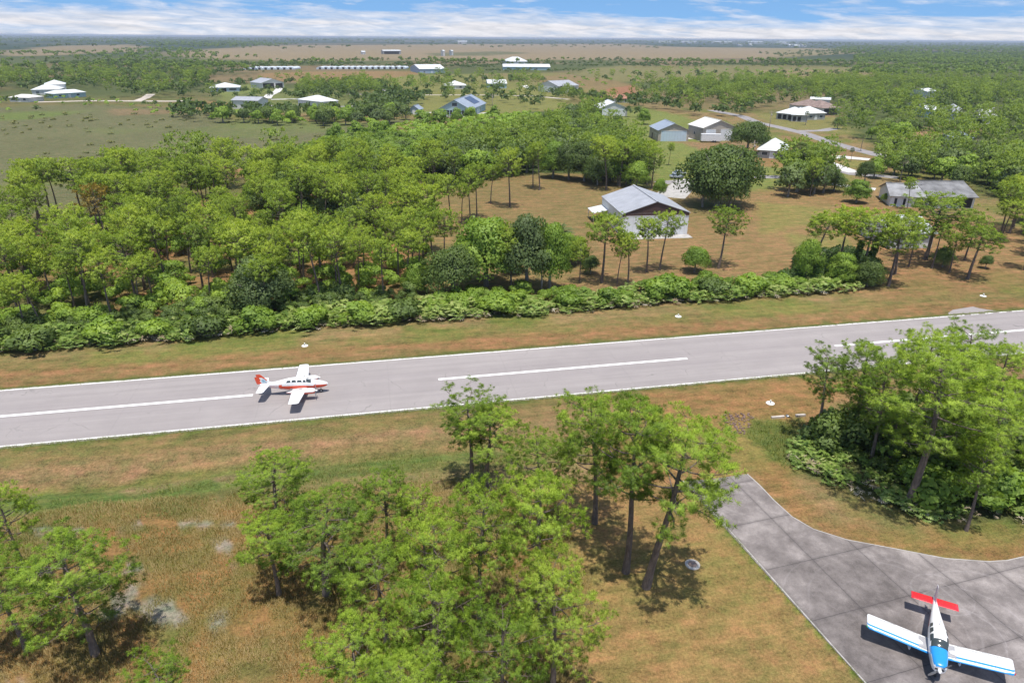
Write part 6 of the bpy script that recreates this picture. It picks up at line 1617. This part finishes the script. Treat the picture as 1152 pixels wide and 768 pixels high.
# silver vehicles on the drive behind the hangar
CARP = plain('car_paint_silver', (.45, .48, .52), .3, metal=.3, coat=.5, var=.03)
def car(px, py, rz, label, paint):
    x, y = G(px, py); r = empty('parked_car', (x, y, 0), rz); tag(r, label, 'car')
    sec = [(-2.25, .55, .75, .70), (-2.1, .45, .95, .84), (-1.2, .38, 1.02, .88), (-.8, .36, 1.05, .89), (.9, .36, 1.02, .89), (1.9, .38, .92, .84), (2.25, .5, .72, .70)]
    b = MB(); vs = []; 
    for xx, zl, zh, hw in sec: vs += [(xx, -hw * .96, zl), (xx, -hw, (zl + zh) / 2), (xx, -hw * .9, zh), (xx, hw * .9, zh), (xx, hw, (zl + zh) / 2), (xx, hw * .96, zl)]
    fs = []
    for i in range(len(sec) - 1):
        for k in range(6): fs.append([i * 6 + k, i * 6 + (k + 1) % 6, i * 6 + 6 + (k + 1) % 6, i * 6 + 6 + k])
    fs += [[5, 4, 3, 2, 1, 0], [len(vs) - 6 + k for k in range(6)]]
    b.add(vs, fs); b.build('body', paint, r)
    c = MB(); c.add([(-1.7, -.74, 1.0), (1.0, -.74, 1.0), (1.0, .74, 1.0), (-1.7, .74, 1.0), (-1.1, -.6, 1.46), (.35, -.6, 1.46), (.35, .6, 1.46), (-1.1, .6, 1.46)], [[0, 1, 5, 4], [1, 2, 6, 5], [2, 3, 7, 6], [3, 0, 4, 7]]); c.build('window_band', GLASS, r)
    MB().box((-.37, 0, 1.485), (1.5, 1.24, .05)).build('roof', paint, r)
    for xx in (-1.4, 1.4):
        for yy in (-.82, .82):
            w_ = MB().tube([(xx, yy - .1, .32), (xx, yy + .1, .32)], .32, 16).build('wheel', plain('tyre_rubber', (.03, .03, .03), .8), r)
            MB().tube([(xx, yy - .105, .32), (xx, yy + .105, .32)], .17, 12).build('rim', METAL, w_)
car(761, 200.5, .15, 'silver car parked on the drive between the hangar and the huge oak', CARP)
car(764, 197.0, .2, 'pale car parked farther up the drive behind the silver one', plain('car_paint_white', (.70, .72, .74), .3, coat=.5, var=.03))
# ================================================================== airplanes
WPAINT = plain('aircraft_white', (.80, .80, .80), .28, coat=.4, var=.015)
RPAINT = plain('aircraft_orange_red', (.72, .075, .025), .3, coat=.4, var=.03)
RED2 = plain('aircraft_red', (.70, .025, .035), .3, coat=.4, var=.03)
BLUE = plain('aircraft_blue', (.02, .27, .68), .3, coat=.4, var=.03)
LBLUE = plain('emblem_light_blue', (.42, .66, .76), .35, var=.05)
GREYW = plain('walkway_grey', (.34, .34, .36), .8, var=.1)
CANOPY = glass_mat('cockpit_glass', (.045, .06, .065))
TYRE = plain('tyre_rubber', (.03, .03, .03), .8)
PROPM = plain('propeller_metal', (.30, .30, .31), .35, metal=.6)

class Loft:
    """sections (x, yc, zc, half width, half height, squareness) along x"""
    def __init__(s, secs, n=28): s.s = secs; s.n = n
    def pt(s, x, a, off=0.0):
        S_ = s.s; xs = [q[0] for q in S_]
        v = [float(np.interp(x, xs, [q[k] for q in S_])) for k in range(6)]
        e = v[5]; c, sn = math.cos(a), math.sin(a)
        return (x, v[1] + math.copysign(abs(c) ** e, c) * (v[3] + off), v[2] + math.copysign(abs(sn) ** e, sn) * (v[4] + off))
    def fine(s, step=.18):
        """smooth resampling"""
        xs = [q[0] for q in s.s]; out_ = []
        from_, to = xs[0], xs[-1]; k = max(8, int(abs(to - from_) / step))
        A = np.array(s.s)
        for i in range(k + 1):
            x = from_ + (to - from_) * i / k
            # catmull-rom on neighbours
            j = int(np.clip(np.searchsorted(xs, x) - 1, 0, len(xs) - 2)); t = (x - xs[j]) / (xs[j + 1] - xs[j])
            p0 = A[max(j - 1, 0)]; p1 = A[j]; p2 = A[j + 1]; p3 = A[min(j + 2, len(xs) - 1)]
            h1, h2 = (p2 - p0) / 2, (p3 - p1) / 2
            v = (2 * t ** 3 - 3 * t ** 2 + 1) * p1 + (t ** 3 - 2 * t ** 2 + t) * h1 + (-2 * t ** 3 + 3 * t ** 2) * p2 + (t ** 3 - t ** 2) * h2
            v[0] = x; v[3] = max(v[3], .01); v[4] = max(v[4], .01); out_.append(tuple(v))
        return Loft(out_, s.n)
    def mesh(s, mb, matf=None, m=0):
        n = s.n; vs = []; fs = []; ms = []
        for q in s.s:
            for k in range(n): vs.append(s.pt(q[0], 2 * PI * k / n))
        b = len(mb.v)
        for i in range(len(s.s) - 1):
            for k in range(n):
                f_ = [i * n + k, i * n + (k + 1) % n, (i + 1) * n + (k + 1) % n, (i + 1) * n + k]
                c = np.mean([vs[j] for j in f_], 0); fs.append(f_); ms.append(matf(c) if matf else m)
        fs += [list(range(n))[::-1], [len(vs) - n + k for k in range(n)]]; ms += [ms[0], ms[-1]]
        mb.v += vs; mb.f += [[j + b for j in f_] for f_ in fs]; mb.m += ms; mb.sm += [True] * (len(fs) - 2) + [False] * 2
        return mb
    def patch(s, mb, x0, x1, a0, a1, off=.012, nx=5, na=4, m=0, taper=0.0):
        vs = []
        for i in range(nx + 1):
            for j in range(na + 1):
                t = j / na
                xa = x0 + taper * t; xb = x1 - taper * t
                vs.append(s.pt(xa + (xb - xa) * i / nx, a0 + (a1 - a0) * t, off))
        w = na + 1; fs = [[i * w + j, (i + 1) * w + j, (i + 1) * w + j + 1, i * w + j + 1] for i in range(nx) for j in range(na)]
        mb.add(vs, fs, m, True); return mb

def surf(mb, root, tip, th=.12, n=9, m=0, stripe=None, sm_=None, segs=8, round_tip=True):
    """wing-like surface: root/tip = (xle, xte, y, z); stripe = list of (chord fraction end, material)"""
    def prof(xle, xte, y, z, tscale):
        c = xle - xte; P_ = []
        fr = [(1 - math.cos(PI * k / n)) / 2 for k in range(n + 1)]
        T_ = lambda u_: th * tscale * (2.969 * math.sqrt(u_) - 1.26 * u_ - 3.516 * u_ ** 2 + 2.843 * u_ ** 3 - 1.015 * u_ ** 4) * c / 2 * 1.0
        for u_ in fr: P_.append((xle - u_ * c, y, z + T_(u_)))
        for u_ in fr[-2:0:-1]: P_.append((xle - u_ * c, y, z - T_(u_) * .7))
        return P_
    L = []
    for i in range(segs + 1):
        t = i / segs
        L.append(prof(*[root[k] + (tip[k] - root[k]) * t for k in range(4)], 1))
    if round_tip:
        dy = math.copysign(.16, tip[2] - root[2]) if abs(tip[2] - root[2]) > .01 else 0
        dz = .16 if dy == 0 else 0
        c = tip[0] - tip[1]
        L.append(prof(tip[0] - c * .10, tip[1] + c * .03, tip[2] + dy * .75, tip[3] + dz * .75, .7)); L.append(prof(tip[0] - c * .3, tip[1] + c * .1, tip[2] + dy, tip[3] + dz, .2))
    w = len(L[0]); vs = [p for q in L for p in q]; fs = []; ms = []
    for i in range(len(L) - 1):
        for k in range(w):
            fs.append([i * w + k, i * w + (k + 1) % w, (i + 1) * w + (k + 1) % w, (i + 1) * w + k])
            kk = min(k, w - 1 - k); u_ = (1 - math.cos(PI * min(kk + .5, n) / n)) / 2
            mm = m
            if stripe:
                for lim, sm2 in stripe:
                    if u_ < lim: mm = sm2; break
            ms.append(mm)
    fs += [list(range(w))[::-1], [len(vs) - w + k for k in range(w)]]; ms += [m, m]
    b = len(mb.v); mb.v += vs; mb.f += [[j + b for j in f_] for f_ in fs]; mb.m += ms; mb.sm += [True] * (len(fs) - 2) + [False] * 2
    return mb

def vfin(mb, pts, th=.10, m=0, matf=None):
    """vertical surface from a side outline of (x_le, x_te, z) stations"""
    n = 7; L = []
    for (xle, xte, z) in pts:
        c = xle - xte; fr = [k / n for k in range(n + 1)]
        T_ = lambda u_: th * c * (1.4 * math.sqrt(u_) * (1 - u_) + .02) 
        L.append([(xle - u_ * c, T_(u_), z) for u_ in fr] + [(xle - u_ * c, -T_(u_), z) for u_ in fr[-2:0:-1]])
    w = len(L[0]); vs = [p for q in L for p in q]; fs = []; ms = []
    for i in range(len(L) - 1):
        for k in range(w):
            f_ = [i * w + k, i * w + (k + 1) % w, (i + 1) * w + (k + 1) % w, (i + 1) * w + k][::-1]; fs.append(f_)
            c = np.mean([vs[j] for j in f_], 0); ms.append(matf(c) if matf else m)
    fs += [list(range(w)), [len(vs) - w + k for k in range(w)][::-1]]; ms += [ms[0], ms[-1]]
    mb.add(vs, fs, 0); mb.m[-len(fs):] = ms
    return mb

def wheel(parent, x, y, r=.22, strut_top=.8, name='landing_gear'):
    g = MB().tube([(x, y, r), (x, y, strut_top)], [.035, .05], 8).build(name, METAL, parent)
    MB().tube([(x, y - .08, r), (x, y - .05, r), (x, y + .05, r), (x, y + .08, r)], [r * .85, r, r, r * .85], 20).build('tyre', TYRE, g)
    MB().tube([(x, y - .085, r), (x, y + .085, r)], r * .45, 14).build('hub', plain('hub_white', (.7, .7, .7), .4), g)
def propeller(parent, x, y, z, R_, n=2, a0=.6, spin=(.13, .32), smat=None):
    sp = MB(); sp.tube([(x, y, z), (x + spin[1] * .5, y, z), (x + spin[1] * .85, y, z), (x + spin[1], y, z)], [spin[0], spin[0] * .85, spin[0] * .45, .01], 14)
    s_ = sp.build('spinner', smat or WPAINT, parent)
    for k in range(n):
        a = a0 + 2 * PI * k / n; c, s = math.cos(a), math.sin(a); pv_ = []
        for q, wd, tw in [(.1, .06, 1.0), (.35, .10, .7), (.7, .11, .45), (1.0, .06, .3)]:
            dx, dt = wd * math.sin(tw) * .7, wd * math.cos(tw) * .7
            pv_.append([(x + .06 + dx, y + c * q * R_ - s * dt, z + s * q * R_ + c * dt), (x + .06 - dx, y + c * q * R_ + s * dt, z + s * q * R_ - c * dt)])
        b = MB(); vs = []
        for l, r in pv_: vs += [l, r, (l[0] - .025, l[1], l[2]), (r[0] - .025, r[1], r[2])]
        fs = []
        for i in range(3):
            A = i * 4; B = A + 4
            fs += [[A, A + 1, B + 1, B], [A + 2, B + 2, B + 3, A + 3], [A, B, B + 2, A + 2], [A + 1, A + 3, B + 3, B + 1]]
        fs += [[0, 2, 3, 1], [12, 13, 15, 14]]
        b.add(vs, fs); b.build('blade', PROPM, s_)
    return s_

# ---------------------------------------------------------------- twin on the runway, nose along +x
def make_twin():
    mid = G(332, 434.5, 1.0)
    s_mid = rs(mid); t_mid = rt(mid) - T_C
    r = empty('twin_engine_airplane', (*RW(s_mid + .1, t_mid), .03), RA - .045)
    r.scale = (.97, .97, .97)
    tag(r, 'white and orange-red twin-engine airplane rolling on the runway', 'airplane')
    F_ = Loft([(3.95, 0, 1.10, .10, .10, 1), (3.75, 0, 1.11, .24, .25, .95), (3.2, 0, 1.13, .42, .42, .9), (2.5, 0, 1.18, .54, .52, .85), (1.8, 0, 1.25, .60, .62, .82), (1.2, 0, 1.35, .62, .76, .8), (.4, 0, 1.40, .62, .82, .78), (-.5, 0, 1.40, .60, .80, .78), (-1.4, 0, 1.38, .50, .66, .8), (-2.3, 0, 1.38, .36, .47, .85), (-3.2, 0, 1.42, .23, .32, .9), (-4.0, 0, 1.46, .11, .20, 1), (-4.35, 0, 1.48, .04, .12, 1)][::-1]).fine(.12)
    def liv(c):
        x, y, z = c
        hi = 1.42 + .02 * x if x > -1.9 else 1.30; lo = 1.02 if x < 1.2 else .92
        if x > -1.9 and abs(y) > .15 and lo - .10 < z < 1.47 - .085 * max(0, x): return 1
        if x <= -1.9 and abs(y) > .05 and 1.10 < z < 1.18: return 1
        return 0
    F_.mesh(MB(), liv); mb = MB(); F_.mesh(mb, liv); mb.build('fuselage', [WPAINT, RPAINT], r)
    for sgn in (1, -1):
        def A(a): return a if sgn > 0 else PI - a
        for (x0, x1, a0, a1) in [(.98, 1.34, .50, 1.0), (.30, .86, .48, .95), (-.36, .18, .48, .95), (-1.0, -.48, .50, .95)]:
            w_ = MB(); F_.patch(w_, x0, x1, A(a0), A(a1), .010, taper=.05); w_.build('window', CANOPY, r)
        wd = MB(); F_.patch(wd, 1.38, 1.95, A(.62), A(1.48), .012, nx=5, na=6, taper=.0); wd.build('windshield', CANOPY, r)
        # registration letters on the aft fuselage, too small to read in the photograph: a row of red strokes
        lt_ = MB()
        for i in range(6):
            x0 = -1.95 - i * .20 if sgn < 0 else -3.1 + i * .20
            for q in ((x0, x0 - .045), (x0 - .09, x0 - .13)): F_.patch(lt_, q[1], q[0], A(-.22), A(.12), .008, 1, 2)
        lt_.build('registration_mark', plain('faded_red_letters', (.55, .16, .15), .5), r)
        # wings
        w_ = MB(); surf(w_, (1.45, -.38, sgn * .45, .92), (1.05, -.20, sgn * 5.25, 1.42), .15)
        W_ = w_.build('wing', WPAINT, r)
        fl_ = MB(); fl_.box((-.26, sgn * 3.9, 1.30), (.02, 2.1, .03)); fl_.build('aileron_gap', plain('shadow_gap', (.2, .2, .2), .9), W_)
        ny = sgn * 1.78
        NX = .35
        Nc = Loft([(a_ + NX, *rest_) for (a_, *rest_) in [(-1.25, ny, 1.10, .04, .05, 1), (-.7, ny, 1.12, .18, .16, 1), (0, ny, 1.14, .31, .27, .9), (.8, ny, 1.15, .40, .33, .85), (1.5, ny, 1.15, .41, .33, .82), (2.0, ny, 1.15, .37, .30, .85), (2.2, ny, 1.15, .26, .22, 1)]][::1]).fine(.14)
        nm = MB(); Nc.mesh(nm, lambda c: 1 if (c[2] < 1.13 and c[0] > -.9) else 0); nac = nm.build('engine_nacelle', [WPAINT, RPAINT], r)
        MB().box((2.21 + NX, ny - .17, 1.17), (.02, .16, .13)).box((2.21 + NX, ny + .17, 1.17), (.02, .16, .13)).build('air_intake', DARK, nac)
        lv = MB()
        for i in range(6): lv.box((.35 + NX + i * .12, ny, 1.485 - .02 * abs(i - 2)), (.05, .36, .012))
        lv.build('louvre', DARK, nac)
        propeller(r, 2.2 + NX, ny, 1.15, .92, 2, .5 if sgn > 0 else 1.1)
        wheel(r, -.15, sgn * 1.78, .25, .95)
        h_ = MB(); surf(h_, (-3.15, -4.35, sgn * .12, 1.42), (-3.55, -4.45, sgn * 1.95, 1.46), .09); h_.build('horizontal_stabilizer', WPAINT, r)
    wheel(r, 3.0, 0, .21, .8)
    def finm(c): return 1 if (c[2] > 2.5 or c[0] < -4.12 + (c[2] - 1.6) * -.10 or (c[0] > -3.05 - (c[2] - 1.6) * .95 and c[2] > 2.0)) else 0
    outl = [(-2.35, -4.25, 1.66), (-2.95, -4.32, 1.85), (-3.28, -4.40, 2.1), (-3.48, -4.46, 2.3), (-3.66, -4.52, 2.5), (-3.84, -4.58, 2.7), (-3.98, -4.62, 2.86), (-4.14, -4.60, 2.96)]
    fb = MB(); vfin(fb, outl, .05, 0, finm); fin_ = fb.build('fin', [WPAINT, RPAINT], r)
    rd = MB(); vfin(rd, [(-4.22, -4.62, 1.62), (-4.34, -4.74, 2.1), (-4.45, -4.82, 2.6)], .09, 0); rd.build('rudder', RPAINT, fin_)
    em = MB()
    for sgn in (1, -1):
        c0 = (-3.78, sgn * .075, 2.08)
        for k in range(1): em.tube([(c0[0], sgn * .05, c0[2]), (c0[0], sgn * .088, c0[2])], .26, 20, 0)
    em.build('emblem', LBLUE, fin_)
    ri = MB()
    for sgn in (1, -1):
        for dx, dz, L2, an in [(-.08, .05, .2, .7), (.08, -.03, .22, -.6), (0, -.12, .16, 1.4), (.34, -.1, .16, .5), (.28, -.22, .18, -.4)]:
            a_ = an; ri.tube([(-3.78 + dx - math.cos(a_) * L2 / 2, sgn * .092, 2.08 + dz - math.sin(a_) * L2 / 2), (-3.78 + dx + math.cos(a_) * L2 / 2, sgn * .092, 2.08 + dz + math.sin(a_) * L2 / 2)], .025, 5)
    ri.build('emblem_lines', plain('emblem_dark', (.20, .22, .34), .5), fin_)
    MB().tube([(.9, 0, 2.2), (.8, 0, 2.42)], [.02, .01], 5).build('antenna', METAL, r)
    return r
make_twin()

# ---------------------------------------------------------------- parked single with a red tail
def make_single():
    L = G(976, 700, 1.35); Rr = G(1141, 753, 1.35)
    cx, cy = (L[0] + Rr[0]) / 2, (L[1] + Rr[1]) / 2
    # wing axis runs from the airplane's right tip (left in view) to the left tip
    hd = math.atan2(Rr[1] - L[1], Rr[0] - L[0]) - PI / 2      # nose points toward the camera
    r = empty('parked_airplane', (cx, cy, .034), hd)
    tag(r, 'parked white low-wing airplane with blue nose and red tailplane on the concrete apron', 'airplane')
    span = math.dist(L, Rr) / 2
    F_ = Loft([(-5.15, 0, 1.42, .04, .12, 1), (-4.7, 0, 1.40, .10, .19, 1), (-3.8, 0, 1.35, .22, .29, .95), (-2.8, 0, 1.31, .36, .40, .9), (-1.9, 0, 1.31, .48, .54, .82), (-1.2, 0, 1.36, .56, .66, .78), (-.5, 0, 1.38, .60, .72, .76), (.2, 0, 1.33, .60, .66, .78), (.55, 0, 1.22, .58, .52, .72), (1.0, 0, 1.20, .55, .48, .66), (1.6, 0, 1.19, .49, .44, .66), (2.0, 0, 1.19, .42, .38, .7), (2.16, 0, 1.19, .30, .27, .8)]).fine(.11)
    def liv(c):
        x, y, z = c
        if x > .50 and z > 1.42: return 1
        if x > .40 and z > 1.36: return 0
        if x < -1.6 and 1.22 < z < 1.42 and abs(y) > .1 and x > -3.6: return 2
        if z < .98 and x > -2.5: return 1
        return 0
    mb = MB(); F_.mesh(mb, liv); fus = mb.build('fuselage', [WPAINT, BLUE, RED2], r)
    for sgn in (1, -1):
        def A(a): return a if sgn > 0 else PI - a
        for (x0, x1, a0, a1) in [(-.35, .22, .42, .95), (-1.0, -.45, .42, .95), (-1.62, -1.10, .44, .92)]:
            w_ = MB(); F_.patch(w_, x0, x1, A(a0), A(a1), .010, taper=.06); w_.build('window', CANOPY, r)
    wd = MB(); F_.patch(wd, .10, .60, .62, PI - .62, .014, 7, 10); wd.build('windshield', CANOPY, r)
    MB().tube([(.62, 0, 1.66), (.08, 0, 2.01)], .022, 5).build('windshield_post', WPAINT, r)
    for sgn in (1, -1):
        w_ = MB(); surf(w_, (.62, -.98, sgn * .5, .86), (.56, -.98, sgn * (span - .12), 1.30), .16, 12, 0, [(.09, 1), (.125, 0), (.23, 1)])
        W_ = w_.build('wing', [WPAINT, BLUE], r)
        wk = MB(); wk.slab([(.42, sgn * .62, 1.03), (-.78, sgn * .62, .95), (-.78, sgn * 1.12, 1.00), (.42, sgn * 1.12, 1.075)][::(-1 if sgn > 0 else 1)], .02); wk.build('walkway', GREYW, W_)
        fg = MB()
        for (ya, yb) in ((1.2, span * .58), (span * .60, span - .3)): fg.box((-.72, sgn * (ya + yb) / 2, .955 + (ya + yb) / 2 * .44 / span * 1.02), (.014, yb - ya, .02))
        fg.build('flap_gap', plain('shadow_gap', (.2, .2, .2), .9), W_)
        pn = MB()
        for yy in (1.15, 2.3, 3.4): pn.box((.02, sgn * yy, .935 + (yy - .5) * .44 / (span - .62) + .085), (1.0, .012, .01))
        pn.build('panel_line', plain('panel_line_grey', (.45, .45, .46), .7), W_)
        tl = MB().tube([(.45, sgn * (span - .02), 1.31), (.3, sgn * (span + .05), 1.31)], [.04, .03], 8); tl.build('wingtip_light', plain('lamp_red' if sgn > 0 else 'lamp_green', (.6, .03, .03) if sgn > 0 else (.03, .4, .1), .2), W_)
        h_ = MB(); surf(h_, (-4.15, -4.98, sgn * .08, 1.36), (-4.18, -4.98, sgn * 1.55, 1.36), .10, round_tip=False); h_.build('stabilator', RED2, r)
        wheel(r, -.35, sgn * 1.55, .20, .95)
        # fairings
        fr_ = Loft([(-.75, sgn * 1.55, .22, .02, .03, 1), (-.5, sgn * 1.55, .25, .10, .14, 1), (-.3, sgn * 1.55, .27, .13, .17, 1), (-.05, sgn * 1.55, .24, .09, .12, 1), (.08, sgn * 1.55, .22, .02, .03, 1)], 12)
        q = MB(); fr_.mesh(q); q.build('wheel_fairing', WPAINT, r)
    wheel(r, 1.55, 0, .19, .8)
    fb = MB(); vfin(fb, [(-3.3, -4.75, 1.55), (-3.95, -4.80, 1.75), (-4.15, -4.86, 2.0), (-4.35, -4.92, 2.3), (-4.5, -4.97, 2.5), (-4.62, -4.96, 2.58)], .05); fin_ = fb.build('fin', WPAINT, r)
    rd = MB(); vfin(rd, [(-4.74, -5.12, 1.5), (-4.84, -5.18, 2.0), (-4.96, -5.22, 2.48)], .08); rd.build('rudder', plain('rudder_grey', (.55, .56, .60), .4), fin_)
    propeller(r, 2.15, 0, 1.19, .90, 2, .95, (.14, .34))
    MB().box((2.165, -.2, 1.22), (.02, .16, .12)).box((2.165, .2, 1.22), (.02, .16, .12)).build('air_intake', DARK, fus)
    MB().tube([(-1.3, 0, 2.05), (-1.42, 0, 2.4)], [.02, .01], 5).build('antenna', METAL, r)
    print('single span', span * 2)
make_single()
# ================================================================== haze
HM, nt, out = new_mat('haze_air')
pv = N(nt, 'ShaderNodeVolumePrincipled'); pv.inputs['Color'].default_value = (.80, .88, 1.0, 1); pv.inputs['Density'].default_value = 1.0e-4; pv.inputs['Anisotropy'].default_value = .3
nt.links.new(pv.outputs[0], out.inputs['Volume'])
hb = MB().box((0, 0, 20.5), (66000, 66000, 45)).build('haze', HM); tag(hb, kind='stuff')
